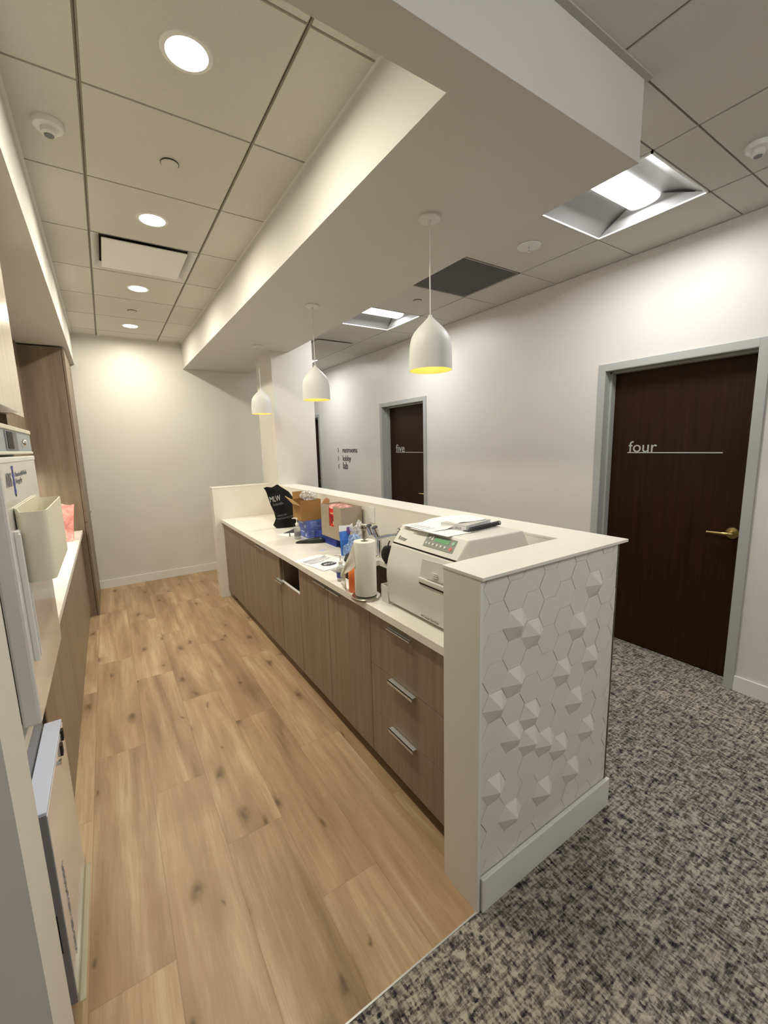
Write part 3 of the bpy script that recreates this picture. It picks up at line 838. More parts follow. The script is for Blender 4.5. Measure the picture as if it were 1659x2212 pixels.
mk('door_gap', [(1.088, 1.0925, AY0+.004, AY1-.004, 1.170, 1.1785)], 'darkgap', S)
def f_hd(bm):
    sheet(bm, [(1.0505, 1.335, 1.158), (1.052, 1.175, 1.165), (1.0475, 1.175, 1.09), (1.0475, 1.352, 1.075)], .004)
    box(bm, 1.040, 1.05, 1.176, 1.352, 1.057, 1.079, .004)
    for k in range(3): box(bm, 1.0425, 1.047, 1.235, 1.265, 1.098+.008*k, 1.101+.008*k)
h = make('door_latch', f_hd, 'autoclave', dd, bevel=.001)
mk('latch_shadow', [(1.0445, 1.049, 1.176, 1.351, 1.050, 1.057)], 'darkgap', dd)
for y in (1.20, 1.57):
    for x_ in (1.10, 1.47):
        make('foot', lambda bm: lathe(bm, [(.014, 0), (.014, .011)], (x_, y, ZT), 16), 'darkgap', S)
# sloped control face: from (1.089,1.178) to (1.146,1.249)
su = Vector((1.146-1.089, 0, 1.249-1.178)).normalized(); so = Vector((1.089, 0, 1.178)); sn = Vector((-su.z, 0, su.x))
def SP(y, s, h=0.0): p = so + su*s + sn*h; return (p.x, y, p.z)
def splate(bm, ya, yb, s0, s1, h0, h1, skew=0.0):
    a = [SP(ya, s0, h0), SP(yb, s0, h0), SP(yb-skew, s1, h0), SP(ya-skew, s1, h0)]
    b = [SP(ya, s0, h1), SP(yb, s0, h1), SP(yb-skew, s1, h1), SP(ya-skew, s1, h1)]
    A = [bm.verts.new(p) for p in a]; B = [bm.verts.new(p) for p in b]
    for i in range(4): bm.faces.new((A[i], A[(i+1) % 4], B[(i+1) % 4], B[i]))
    bm.faces.new(A[::-1]); bm.faces.new(B)
cpnl = make('control_panel', lambda bm: splate(bm, 1.395, 1.213, .022, .080, -.001, .002, -.004), 'panel_grey', S)
make('display', lambda bm: splate(bm, 1.342, 1.252, .052, .071, .0015, .003), 'lcd', cpnl)
def dot(bm, y, s, r):
    n = 16; A = [bm.verts.new(SP(y+r*math.cos(2*PI*k/n), s+r*math.sin(2*PI*k/n), .0038)) for k in range(n)]
    B = [bm.verts.new(SP(y+r*math.cos(2*PI*k/n), s+r*math.sin(2*PI*k/n), .0015)) for k in range(n)]
    for i in range(n): bm.faces.new((A[i], A[(i+1) % n], B[(i+1) % n], B[i]))
    bm.faces.new(A)
for y, s_ in ((1.381, .038), (1.362, .038), (1.338, .038), (1.313, .038), (1.289, .038), (1.264, .038), (1.374, .066), (1.357, .071), (1.357, .060)):
    make('button', lambda bm: dot(bm, y, s_, .0055), 'button', cpnl)
make('start_button', lambda bm: dot(bm, 1.230, .062, .008), 'button_green', cpnl)
make('stop_button', lambda bm: dot(bm, 1.230, .037, .0075), 'button_red', cpnl)
text('maker_name', 'Ritter', SP(1.577, .018), (0, -1, 0), tuple(su), .062, 'ink', S, height=.019, ext=.0005)
text('model_text', 'M9 Steam Sterilizer', (1.0575, 1.352, .901), (0, -1, 0), (0, 0, 1), .115, 'ink', S, height=.010, ext=.0005, off=.002)
# papers on it
def curved_sheet(name, o, e1, e2, n, hf, material, label=None, cat=None, parent=None, grp=None):
    o, e1, e2 = Vector(o), Vector(e1), Vector(e2)
    def f(bm):
        g = [[bm.verts.new(o + e1*(i/n) + e2*(j/n) + Vector((0, 0, hf(i/n, j/n)))) for j in range(n+1)] for i in range(n+1)]
        for i in range(n):
            for j in range(n): bm.faces.new((g[i][j], g[i+1][j], g[i+1][j+1], g[i][j+1]))
        thicken(bm, .0006)
    ob = make(name, f, material, parent, smooth=True)
    if label: tag(ob, label, cat, grp)
    return ob
zt = 1.2525
t = thing('paper_sheet', (1.2, 1.42, zt), 'blue-shaded white sheet lying under the catalog on the sterilizer', 'paper')
curved_sheet('sheet', (1.125, 1.262, zt), (.17, .0, 0), (-.01, .24, 0), 6, lambda u, v: .0004, 'paper', parent=t)
t = thing('catalog', (1.33, 1.36, zt), 'thick pale booklet lying on the sterilizer beside the notebook', 'booklet')
def rb(bm, c, sx_, sy2, z0, z1, ang):
    co, si = math.cos(ang), math.sin(ang)
    P = []
    for z in (z0, z1):
        for a, b in ((-1, -1), (1, -1), (1, 1), (-1, 1)):
            x, y = a*sx_/2, b*sy2/2; P.append(bm.verts.new((c[0]+x*co-y*si, c[1]+x*si+y*co, z)))
    for f in ((3, 2, 1, 0), (4, 5, 6, 7), (0, 1, 5, 4), (1, 2, 6, 5), (2, 3, 7, 6), (3, 0, 4, 7)): bm.faces.new([P[i] for i in f])
make('pages', lambda bm: rb(bm, (1.345, 1.385), .20, .135, zt+.001, zt+.021, .22), 'paper', t)
make('cover', lambda bm: (rb(bm, (1.345, 1.385), .203, .138, zt+.021, zt+.0222, .22), rb(bm, (1.345, 1.385), .203, .138, zt, zt+.001, .22)), 'autoclave_grey', t)
text('spine_text', 'CATALOG', (1.2445, 1.352, zt+.005), (.22, -.9755, 0), (0, 0, 1), .035, 'ink', t, height=.009)
t = thing('notebook', (1.36, 1.29, zt), 'black spiral bound notebook on top of the sterilizer', 'notebook')
make('pages', lambda bm: rb(bm, (1.375, 1.345), .23, .09, zt-.0002, zt+.0008, .14), 'paper', t)
make('cover', lambda bm: rb(bm, (1.36, 1.303), .225, .03, zt+.0008, zt+.003, .14), 'ink', t)
def f_spi(bm):
    pts = []
    for k in range(241):
        u = k/240.0; a = u*2*PI*22
        cx, cy2 = 1.255+.215*u, 1.266+.030*u
        pts.append((cx, cy2+.0085*math.cos(a), zt+.0115+.0085*math.sin(a)))
    tube(bm, pts, .002, 5)
make('spiral_binding', f_spi, 'ink', t, smooth=True)
t = thing('paper_sheet', (1.25, 1.5, zt), 'top white printed sheet draped over the booklet on the sterilizer', 'paper')
def hs(u, v):
    # rises over the booklet towards +x and -y
    r_ = max(0, min(1, (u-.25)/.3)); q = max(0, min(1, (.98-v)/.35))
    return .001 + .026*(r_*r_*(3-2*r_))*(.55+.45*q) + .003*math.sin(u*6+v*3)
sh = curved_sheet('sheet', (1.125, 1.375, zt), (.31, -.03, 0), (.0, .21, 0), 16, hs, 'paper', parent=t)
def f_ln(bm):
    for k in range(5):
        y = 1.42+.028*k
        box(bm, 1.14, 1.19, y, y+.006, zt+.0042, zt+.0047)
make('printed_lines', f_ln, 'paper_grey', t)

# ================================================================== THINGS ON THE WORKTOP
# paper towel holder and roll
TX, TY = 1.02, 1.752
t = thing('paper_towel_holder', (TX, TY, ZT), 'brushed steel paper towel stand with ribbed ball finial', 'paper towel holder')
def f_tb2(bm):
    lathe(bm, [(0, 0), (.072, 0), (.074, .003), (.074, .010), (.070, .014), (.012, .019), (0, .019)], (TX, TY, ZT), 48, cap=False)
make('base', f_tb2, 'steel', t, smooth=True)
make('post', lambda bm: lathe(bm, [(.0055, .015), (.0055, .298), (.011, .300), (.0118, .345), (.009, .348)], (TX, TY, ZT), 24), 'steel', t, smooth=True)
def f_fin(bm):
    for k in range(9):
        a0 = 2*PI*k/9
        pts = []
        for j in range(9):
            th = PI*j/8
            r_ = .0135*math.sin(th); z = .0135*math.cos(th)
            pts.append((TX+r_*math.cos(a0), TY+r_*math.sin(a0), ZT+.3585+z))
        tube(bm, pts, .0045, 6)
    lathe(bm, [(0, -.011), (.007, -.009), (.0115, 0), (.007, .009), (0, .011)], (TX, TY, ZT+.3585), 18, cap=False)
make('finial', f_fin, 'steel', t, smooth=True)
t = thing('paper_towel_roll', (TX, TY, ZT+.02), 'white paper towel roll with loose torn sheet on the steel stand', 'paper towel roll')
def f_roll(bm):
    zz0, zz1 = .0195, .290
    lathe(bm, [(.019, zz0), (.053, zz0), (.0545, zz0+.003), (.0545, zz1-.003), (.053, zz1), (.019, zz1), (.019, zz0)], (TX, TY, ZT), 48, cap=False)
rl = make('roll', f_roll, 'towel', t, smooth=True)
def f_loose(bm):
    xo = TX-.056
    P = [(xo, 1.768, 1.158), (xo-.004, 1.80, 1.10), (xo+.0, 1.86, 1.035), (xo+.012, 1.925, .972), (xo+.03, 1.968, .935),
         (xo+.038, 1.980, .90), (xo+.034, 1.972, .8765), (xo+.02, 1.90, .8765), (xo+.012, 1.872, .877), (xo+.004, 1.872, .975), (xo-.002, 1.80, 1.01), (xo+.0, 1.75, 1.045)]
    n = 10
    up_ = P[0:5]; lo = [P[11], P[10], P[9], P[8], P[6]]
    def lp(a, u):
        f = u*(len(a)-1); i = min(int(f), len(a)-2); t_ = f-i
        return Vector(a[i]).lerp(Vector(a[i+1]), t_)
    g = []
    for i in range(n+1):
        u = i/n; a = lp(up_, u); b = lp(lo, u); g.append([bm.verts.new(a.lerp(b, j/n)+Vector((.006*math.sin(j*.9+i*.5)*(u), 0, 0))) for j in range(n+1)])
    for i in range(n):
        for j in range(n): bm.faces.new((g[i][j], g[i+1][j], g[i+1][j+1], g[i][j+1]))
    thicken(bm, .0007)
make('loose_sheet', f_loose, 'towel', rl, smooth=True)

def pump_bottle(x, y, h, r, label, matn='clearbottle', lab=True, yaw=2.6):
    t = thing('pump_bottle', (x, y, ZT), label, 'pump bottle')
    hb = h*.60
    make('bottle', lambda bm: lathe(bm, [(0, 0), (r*.9, 0), (r, .004), (r, hb*.86), (r*.82, hb*.95), (r*.42, hb), (r*.42, hb+.008)], (x, y, ZT+.0005), 28), matn, t, smooth=True)
    make('gel', lambda bm: lathe(bm, [(0, .004), (r*.86, .004), (r*.86, hb*.62), (0, hb*.62)], (x, y, ZT+.0005), 24, cap=False), 'clearbottle', t, smooth=True)
    if lab:
        make('bottle_label', lambda bm: lathe(bm, [(r*1.015, hb*.25), (r*1.015, hb*.6)], (x, y, ZT), 28, cap=False), 'greytext' if lab is True else lab, t, smooth=True)
    def fp(bm):
        z = ZT+hb+.008
        lathe(bm, [(0, 0), (r*.52, 0), (r*.52, h*.09), (r*.3, h*.13), (r*.16, h*.14), (r*.16, h*.3), (r*.3, h*.31), (r*.3, h*.35), (0, h*.36)], (x, y, z), 20, cap=False)
        a = Vector((math.cos(yaw), math.sin(yaw), 0))
        tube(bm, [Vector((x, y, z+h*.335)), Vector((x, y, z+h*.34))+a*r*.9, Vector((x, y, z+h*.32))+a*r*1.5], r*.15, 8)
    make('pump', fp, 'whitepump', t, smooth=True)
pump_bottle(1.265, 3.265, .178, .027, 'clear hand sanitizer pump bottle in front of the blue boxes', yaw=2.4)
pump_bottle(1.043, 2.065, .150, .024, 'clear pump bottle by the sink beside the paper towels', lab='helix', yaw=2.2)

t = thing('soap_bottle', (1.02, 1.868, ZT), 'small bottle of orange liquid behind the loose paper towel', 'bottle')
ob_x, ob_y = 1.020, 1.868
make('bottle', lambda bm: lathe(bm, [(0, 0), (.028, 0), (.031, .004), (.031, .10), (.024, .125), (.012, .135), (.012, .15)], (ob_x, ob_y, ZT+.0005), 28), 'orange', t, smooth=True)
make('cap', lambda bm: lathe(bm, [(0, .15), (.014, .15), (.014, .17), (0, .172)], (ob_x, ob_y, ZT+.0005), 20, cap=False), 'whitepump', t, smooth=True)

# faucet
t = thing('faucet', (1.49, 2.36, ZT), 'chrome faucet with two capped handles and long swivel spout', 'faucet')
def f_fb(bm):
    lathe(bm, [(0, 0), (.028, 0), (.028, .008), (.018, .014), (.016, .12), (.02, .13), (.02, .15), (0, .152)], (1.49, 2.36, ZT), 24, cap=False)
make('body', f_fb, 'chrome', t, smooth=True)
def f_sp(bm):
    tube(bm, [(1.49, 2.36, 1.0), (1.475, 2.30, 1.025), (1.47, 2.20, 1.055), (1.47, 2.10, 1.082)], .012, 14, [.015, .012, .011, .011])
    lathe(bm, [(0, .034), (.014, .031), (.019, .018), (.018, 0), (.013, -.028), (.013, -.04), (0, -.04)], (1.47, 2.085, 1.09), 24, cap=False)
make('spout', f_sp, 'chrome', t, smooth=True)
for (yy, xx) in ((2.40, 1.455), (2.325, 1.455)):
    def f_h(bm):
        tube(bm, [(1.485, 2.36, 1.0), (xx, yy, 1.045)], .011, 12)
        tube(bm, [(xx, yy, 1.03), (xx-.02, yy, 1.09)], .02, 18, [.017, .022])
    h = make('tap_handle', f_h, 'chrome', t, smooth=True)
    make('cap', lambda bm: tube(bm, [(xx-.0201, yy, 1.0905), (xx-.022, yy, 1.095)], .019, 18), 'ink', h, smooth=True)
t = thing('dish_brush', (1.47, 2.215, ZT), 'dark ribbed bristle brush standing behind the towel roll', 'brush')
def f_br(bm):
    for k in range(12):
        z = .004+.0085*k; r_ = .046*math.sin(PI*(.18+.62*k/12.0))
        lathe(bm, [(0, z), (r_, z), (r_, z+.0055), (0, z+.0055)], (1.455, 2.20, ZT), 24, cap=False)
    lathe(bm, [(0, 0), (.024, 0), (.024, .11), (0, .112)], (1.455, 2.20, ZT), 20, cap=False)
make('bristles', f_br, 'bristle', t)
make('handle', lambda bm: tube(bm, [(1.455, 2.20, ZT+.10), (1.45, 2.19, ZT+.125), (1.452, 2.175, ZT+.15)], .004, 8), 'darkgap', t, smooth=True)

def crumple(name, c, s, material, label, cat, amp=.25, seed=0, fr=3.0, sub=4):
    t = thing(name, (c[0], c[1], c[2]-s[2]), label, cat)
    def f(bm):
        bmesh.ops.create_icosphere(bm, subdivisions=sub, radius=1.0)
        for v in bm.verts:
            d = v.co.copy(); nz = noise.noise(d*fr*.45 + Vector((seed, 0, 0))) - .55*abs(noise.noise(d*fr*.9 + Vector((0, seed, 0)))) - .18*abs(noise.noise(d*fr*2.2 + Vector((0, 0, seed))))
            r_ = 1+amp*nz
            p = Vector((d.x*r_*s[0], d.y*r_*s[1], max(-s[2], d.z*r_*s[2])))
            v.co = Vector(c)+p
    make('film', f, material, t, smooth=True)
    return t
crumple('plastic_bag', (1.40, 2.47, 1.02), (.055, .06, .10), 'clearbag', 'crumpled clear plastic bag beside the faucet handles', 'plastic bag', .5, 3)
crumple('plastic_bag', (1.335, 2.43, .955), (.06, .07, .081), 'bluebag', 'bluish crumpled plastic bag beside the blue wipes pouch', 'plastic bag', .5, 8)
crumple('sponge_pack', (1.27, 2.365, .905), (.05, .045, .03), 'bristle', 'dark wrapped scrubbing sponge under the bluish bag', 'sponge', .4, 5, 2.5)

t = thing('wipes_pouch', (1.35, 2.55, ZT), 'blue and white wipes pouch standing before the wood-grain box', 'pouch')
def f_wp(bm):
    def Y(x, z): return 2.545
    n = 10
    F, B = [], []
    for i in range(n+1):
        for L, sg_ in ((F, -1), (B, 1)):
            row = []
            for j in range(n+1):
                u, v = i/n, j/n
                x = 1.30+.108*u; z = ZT+.001+v*.168
                d = .022*math.sin(PI*u)**.6*(1-v)**.5 + .001
                row.append(bm.verts.new((x, 2.555+sg_*d + .02*v, z)))
            L.append(row)
    for L in (F, B):
        for i in range(n):
            for j in range(n): bm.faces.new((L[i][j], L[i+1][j], L[i+1][j+1], L[i][j+1]))
make('pouch_body', f_wp, 'bluepouch', t, smooth=True)
def f_wt(bm):
    sheet(bm, [(1.30, 2.574, 1.04), (1.408, 2.574, 1.04), (1.408, 2.578, 1.088), (1.385, 2.577, 1.078), (1.35, 2.577, 1.078), (1.30, 2.577, 1.082)], .0015)
make('pouch_top', f_wt, 'paper', t)
def f_wl(bm):
    sheet(bm, [(1.355, 2.557, 1.02), (1.398, 2.557, 1.02), (1.395, 2.571, 1.062), (1.36, 2.572, 1.066)], .0012)
make('pouch_logo', f_wl, 'purple', t)
mk('logo_patch', [(1.375, 1.392, 2.552, 2.554, 1.012, 1.03)], 'yellow', t)

# wood-grain box with red bag
BX0, BX1, BY0, BY1, BZ0, BZ1 = 1.36, 1.53, 2.651, 2.99, .945, 1.189
t = thing('wood_grain_bin', (1.45, 2.82, BZ0), 'open wood-grain box lined with pink bag against the half wall', 'bin')
def f_bin(bm):
    th = .006
    box(bm, BX0, BX0+th, BY0, 2.775, BZ0, BZ1); box(bm, BX0, BX0+th, 2.855, BY1, BZ0, BZ1)
    box(bm, BX0, BX0+th, 2.775, 2.855, BZ0, 1.035)
    box(bm, BX1-th, BX1, BY0, BY1, BZ0, BZ1); box(bm, BX0+th, BX1-th, BY0, BY0+th, BZ0, BZ1); box(bm, BX0+th, BX1-th, BY1-th, BY1, BZ0, BZ1)
    box(bm, BX0+th, BX1-th, BY0+th, BY1-th, BZ0, BZ0+th)
make('bin_body', f_bin, 'bin_wood', t)
def f_flap(bm):
    sheet(bm, [(1.366, 2.985, 1.189), (1.43, 2.985, 1.189), (1.428, 2.97, 1.215), (1.40, 2.962, 1.236), (1.38, 2.97, 1.222)], .003)
make('cardboard_flap', f_flap, 'card_light', t)
t2 = thing('biohazard_bag', (1.45, 2.82, 1.0), 'red and pink biohazard bag lining the wood-grain box', 'bag')
mk('red_panel', [(1.367, 1.371, 2.765, 2.865, .96, 1.165)], 'red', t2)
def f_rt(bm):
    g = []
    n = 12
    for i in range(n+1):
        row = []
        for j in range(n+1):
            x = 1.3675+.155*i/n; y = 2.66+.318*j/n
            z = 1.168 + .026*math.sin(PI*i/n)**.7*math.sin(PI*j/n)**.7 + .008*noise.noise(Vector((x*40, y*30, 0)))
            row.append(bm.verts.new((x, y, z)))
        g.append(row)
    for i in range(n):
        for j in range(n): bm.faces.new((g[i][j], g[i+1][j], g[i+1][j+1], g[i][j+1]))
    thicken(bm, .001)
make('pink_film', f_rt, 'pinkbag', t2, smooth=False)
def f_dr(bm):
    sheet(bm, [(1.3665, 2.845, 1.125), (1.3665, 2.80, 1.115), (1.3665, 2.79, 1.06), (1.3665, 2.83, 1.052)], -.0006)
make('printed_symbol', f_dr, 'darkred', t2)
mk('printed_strip', [(1.3658, 1.3668, 2.782, 2.84, 1.128, 1.138), (1.3658, 1.3668, 2.776, 2.80, 1.05, 1.075)], 'card_light', t2)

def carton(name, b, label, cat, grp, front='boxblue'):
    t = thing(name, ((b[0]+b[1])/2, (b[2]+b[3])/2, b[4]), label, cat, grp)
    mk('carton', [b], front, t, bevel=.0015)
    x0, x1, y0, y1, z0, z1 = b
    hz = z1-z0
    def pr(bm):
        for k in range(3): box(bm, x0+.03, x0+.03+.09-.02*k, y0-.0008, y0, z0+hz*(.25+.16*k), z0+hz*(.25+.16*k)+hz*.03)
        box(bm, x0-.0008, x0, y0+.03, y0+.06, z0+hz*.15, z0+hz*.5); box(bm, x0-.0008, x0, y0+.08, y0+.15, z0+hz*.6, z0+hz*.7)
    make('print', pr, 'boxink', t)
    text('brand_text', 'nitrile', (x0+.03, y0, z0+hz*.74), (1, 0, 0), (0, 0, 1), .05, 'boxink', t, height=.012)
    return t
G2 = 'blue glove cartons on the worktop'
carton('glove_box', (1.337, 1.50, 3.21, 3.39, ZT+.0005, .9475), 'lower blue glove carton of the stack below the cardboard box', 'carton', G2)
carton('glove_box', (1.332, 1.495, 3.215, 3.395, .948, 1.0225), 'upper blue glove carton, directly below the cardboard box', 'carton', G2)
t = thing('glove_box', (1.45, 2.95, ZT), 'deep blue carton lying under the wood-grain box', 'carton', G2)
mk('carton', [(1.385, 1.54, 2.80, 3.19, ZT+.0005, .9445)], 'boxblue_dark', t, bevel=.001)

t = thing('cardboard_box', (1.37, 3.3, 1.023), 'open brown cardboard box on top of the blue glove cartons', 'box')
def f_cb(bm):
    x0, x1, y0, y1, z0, z1, th = 1.288, 1.468, 3.222, 3.40, 1.0235, 1.194, .004
    box(bm, x0, x1, y0, y0+th, z0, z1); box(bm, x0, x1, y1-th, y1, z0, z1); box(bm, x0, x0+th, y0+th, y1-th, z0, z1-.05); box(bm, x1-th, x1, y0+th, y1-th, z0, z1)
    box(bm, x0+th, x1-th, y0+th, y1-th, z0, z0+th)
make('box_body', f_cb, 'card', t)
make('flap', lambda bm: sheet(bm, [(1.288, 3.226, 1.15), (1.288, 3.396, 1.15), (1.222, 3.39, 1.222), (1.222, 3.235, 1.205)], .004), 'card_light', t)
make('flap', lambda bm: sheet(bm, [(1.292, 3.397, 1.19), (1.464, 3.397, 1.19), (1.455, 3.425, 1.25), (1.300, 3.425, 1.25)], .004), 'card', t)
crumple('plastic_bag', (1.40, 3.31, 1.215), (.070, .055, .05), 'clearbag', 'clear plastic bag bulging out of the cardboard box', 'plastic bag', .35, 21, 2.0)

# black carrier bag
t = thing('carrier_bag', (1.39, 3.86, ZT), 'black plastic carrier bag with silver lettering, standing at far left', 'bag')
def lerp_tab(tab, x):
    for (a, va), (b, vb) in zip(tab, tab[1:]):
        if x <= b: return va+(vb-va)*(x-a)/(b-a)
    return tab[-1][1]
XLt = [(0, 1.285), (.03, 1.272), (.08, 1.256), (.16, 1.272), (.22, 1.285), (.4, 1.272), (.6, 1.243), (.8, 1.222), (.93, 1.207), (1, 1.188)]
XRt = [(0, 1.50), (.1, 1.51), (.4, 1.515), (.7, 1.512), (.85, 1.515), (1, 1.52)]
ZTt = [(0, 1.262), (.12, 1.268), (.25, 1.258), (.33, 1.268), (.42, 1.283), (.5, 1.262), (.75, 1.205), (.9, 1.135), (1, 1.085)]
def bag_pt(u, v, s):
    x = lerp_tab(XLt, v)*(1-u)+lerp_tab(XRt, v)*u; z = ZT+.001 + v*(lerp_tab(ZTt, u)-ZT)
    d = .052*max(0.0, math.sin(PI*min(max(u, 0), 1)))**.5*(1-.8*v**1.5)+.0015
    wr = .006*noise.noise(Vector((x*22, z*18, 2+s)))
    return Vector((x, 3.85 + .04*v*u + s*(d+wr), z))
def f_bag(bm):
    n = 26
    for s in (-1, 1):
        g = [[bm.verts.new(bag_pt(i/n, j/n, s)) for j in range(n+1)] for i in range(n+1)]
        for i in range(n):
            for j in range(n): bm.faces.new((g[i][j], g[i+1][j], g[i+1][j+1], g[i][j+1]))
    bmesh.ops.remove_doubles(bm, verts=bm.verts, dist=.004)
make('bag_body', f_bag, 'bagblack', t, smooth=True)
def bag_front(x, z):
    v = .5
    for _ in range(8):
        xl_, xr_ = lerp_tab(XLt, v), lerp_tab(XRt, v); u = min(.97, max(.03, (x-xl_)/(xr_-xl_)))
        v = min(.98, max(.02, (z-ZT)/(lerp_tab(ZTt, u)-ZT)))
    return bag_pt(u, v, -1).y
def bmap(p, z_): return Vector((p.x, bag_front(p.x, p.z)-z_-.0015, p.z))
text('bag_logo', 'MLW', (1.24, 3.8, 1.125), (1, 0, .12), (-.1, 0, 1), .10, 'bagink', t, height=.05, fmap=bmap)
text('bag_logo_small', 'Scientific', (1.262, 3.8, 1.088), (1, 0, .12), (-.1, 0, 1), .10, 'greytext', t, height=.024, fmap=bmap)
text('bag_small_print', 'LABWARE-FORUM', (1.295, 3.8, .985), (1, 0, .12), (-.1, 0, 1), .085, 'greytext', t, height=.014, fmap=bmap)
text('bag_small_print', 'MLWSCIENTIFIC.COM', (1.295, 3.8, .955), (1, 0, .12), (-.1, 0, 1), .15, 'greytext', t, height=.014, fmap=bmap)

# small papers and pens
t = thing('paper_slip', (1.27, 3.55, ZT), 'small white card with pen beside the black bag', 'paper')
make('slip', lambda bm: rb(bm, (1.27, 3.50), .14, .15, ZT+.0003, ZT+.001, .4), 'paper', t)
t = thing('folded_card', (1.32, 3.62, ZT), 'small dark folded item lying at the foot of the black bag', 'folded card')
make('item', lambda bm: (sheet(bm, [(1.245, 3.555, ZT+.001), (1.37, 3.50, ZT+.001), (1.385, 3.62, ZT+.02)], .002),), 'ink', t)
t = thing('pen', (1.26, 3.44, ZT), 'short black pen lying on the small white card', 'pen')
make('barrel', lambda bm: tube(bm, [(1.245, 3.395, ZT+.0055), (1.285, 3.505, ZT+.0055)], .004, 8), 'ink', t, smooth=True)

# black handheld device
t = thing('handheld_device', (1.295, 3.07, ZT), 'black handheld device with grey window, in front of the cartons', 'device')
p0, p1 = Vector((1.195, 3.135, 0)), Vector((1.395, 3.005, 0)); ax = (p1-p0).normalized(); sd = Vector((-ax.y, ax.x, 0))
def f_dev(bm):
    L = (p1-p0).length; st = []
    prof = [(0, .008, .006), (.06, .026, .013), (.2, .033, .02), (.4, .034, .026), (.55, .036, .036), (.75, .034, .043), (.92, .028, .034), (1, .012, .022)]
    for u, w, h_ in prof:
        ring = []
        for k in range(16):
            a = 2*PI*k/16
            c_, s_ = math.cos(a), math.sin(a)
            yy = w*abs(c_)**.7*(1 if c_ >= 0 else -1); zz = h_/2 + h_/2*abs(s_)**.7*(1 if s_ >= 0 else -1)
            q = p0 + ax*(L*u) + sd*yy; ring.append(bm.verts.new((q.x, q.y, ZT+.0005+zz)))
        st.append(ring)
    for a, b in zip(st, st[1:]):
        for k in range(16): bm.faces.new((a[k], a[(k+1) % 16], b[(k+1) % 16], b[k]))
    bm.faces.new(st[0][::-1]); bm.faces.new(st[-1])
make('device_body', f_dev, 'devblack', t, smooth=True)
def DP(u, w, h_): q = p0 + ax*((p1-p0).length*u) + sd*w; return (q.x, q.y, ZT+h_)
make('device_window', lambda bm: sheet(bm, [DP(.42, -.014, .0285), DP(.42, .016, .0285), DP(.62, .018, .040), DP(.62, -.016, .040)], .0015), 'devgrey', t)
make('device_pad', lambda bm: sheet(bm, [DP(.12, -.016, .0185), DP(.12, .018, .0185), DP(.36, .02, .026), DP(.36, -.018, .026)], .001), 'devgrey', t)

# printed papers with the stop sign
def quad_sheet(bm, O, e1, e2, z, hf=None, n=10):
    O, e1, e2 = Vector(O), Vector(e1), Vector(e2)
    g = [[bm.verts.new((*(O+e1*(i/n)+e2*(j/n)), z+(hf(i/n, j/n) if hf else 0))) for j in range(n+1)] for i in range(n+1)]
    for i in range(n):
        for j in range(n): bm.faces.new((g[i][j], g[i+1][j], g[i+1][j+1], g[i][j+1]))
    thicken(bm, .0005)
O = (1.042, 2.290); E1 = (.212, .040); E2 = (-.045, .272)
t = thing('paper_sheet', (1.12, 2.5, ZT), 'plain white sheet peeking out below the stop notice', 'paper')
make('sheet', lambda bm: quad_sheet(bm, (1.035, 2.36), (.214, .05), (-.055, .274), ZT+.0008), 'paper', t)
t = thing('stop_notice', (1.12, 2.42, ZT), 'printed notice with black octagon reading STOP on the worktop', 'paper')
hcurl = lambda u, v: .001 + .012*max(0, u-.7)/.3*(1 if v > .3 else v/.3)
make('sheet', lambda bm: quad_sheet(bm, O, E1, E2, ZT+.0022, hcurl), 'paper', t)
def PP(a, b, z=0.0): return Vector((O[0]+E1[0]*a+E2[0]*b, O[1]+E1[1]*a+E2[1]*b, ZT+.0036+hcurl(a, b)+z))
oc = PP(.52, .38)
e1n = Vector((E1[0], E1[1], 0)).normalized(); e2n = Vector((E2[0], E2[1], 0)).normalized()
def f_oct(bm):
    pts = [oc + e1n*(.054*math.cos(PI/8+PI/4*k)*1.05) + e2n*(.047*math.sin(PI/8+PI/4*k)) for k in range(8)]
    sheet(bm, pts, .0004)
make('stop_octagon', f_oct, 'ink', t)
text('stop_word', 'STOP', tuple(oc + e1n*.045 + e2n*.014 + Vector((0, 0, .0006))), tuple(-e1n), tuple(-e2n), .088, 'paper', t, height=.028, ext=.0004, off=.0003)
def f_pl(bm):
    for b, a0, a1 in ((.93, .06, .9), (.86, .06, .88), (.83, .06, .8), (.76, .1, .9), (.70, .1, .86), (.66, .1, .6)):
        w = .012 if b > .9 else .006
        sheet(bm, [PP(a0, b), PP(a1, b), PP(a1, b+w*3), PP(a0, b+w*3)], .0003)
make('printed_lines', f_pl, 'paper_grey', t)
tag(make('sticky_note', lambda bm: rb(bm, (1.262, 2.78), .045, .05, ZT+.0002, ZT+.0008, .5), 'boxink'), 'small lilac note on the worktop behind the stop notice', 'note')

# small white box and tongs beside the steriliser
t = thing('glove_dispenser', (1.10, 1.655, ZT), 'small white open box squeezed between towel roll and sterilizer', 'box')
def f_sb(bm):
    x0, x1, y0, y1, z0, z1, th = 1.06, 1.16, 1.612, 1.674, ZT+.0005, .958, .003
    box(bm, x0, x1, y0, y0+th, z0, z1); box(bm, x0, x1, y1-th, y1, z0, z1); box(bm, x0, x0+th, y0+th, y1-th, z0, z1); box(bm, x1-th, x1, y0+th, y1-th, z0, z1); box(bm, x0+th, x1-th, y0+th, y1-th, z0, z0+th)
make('box_body', f_sb, 'white_plastic', t, bevel=.001)
t = thing('steel_tool', (1.096, 1.655, ZT), 'steel ball-topped tool standing in the small white box', 'tool')
make('shaft', lambda bm: lathe(bm, [(0, .005), (.0055, .005), (.0055, .10), (.0075, .105), (.0095, .122), (.0075, .135), (0, .139)], (1.096, 1.655, ZT), 18, cap=False), 'steel', t, smooth=True)
t = thing('steel_rack', (1.16, 1.69, ZT), 'bent steel wire pieces beside the small white box', 'wire rack')
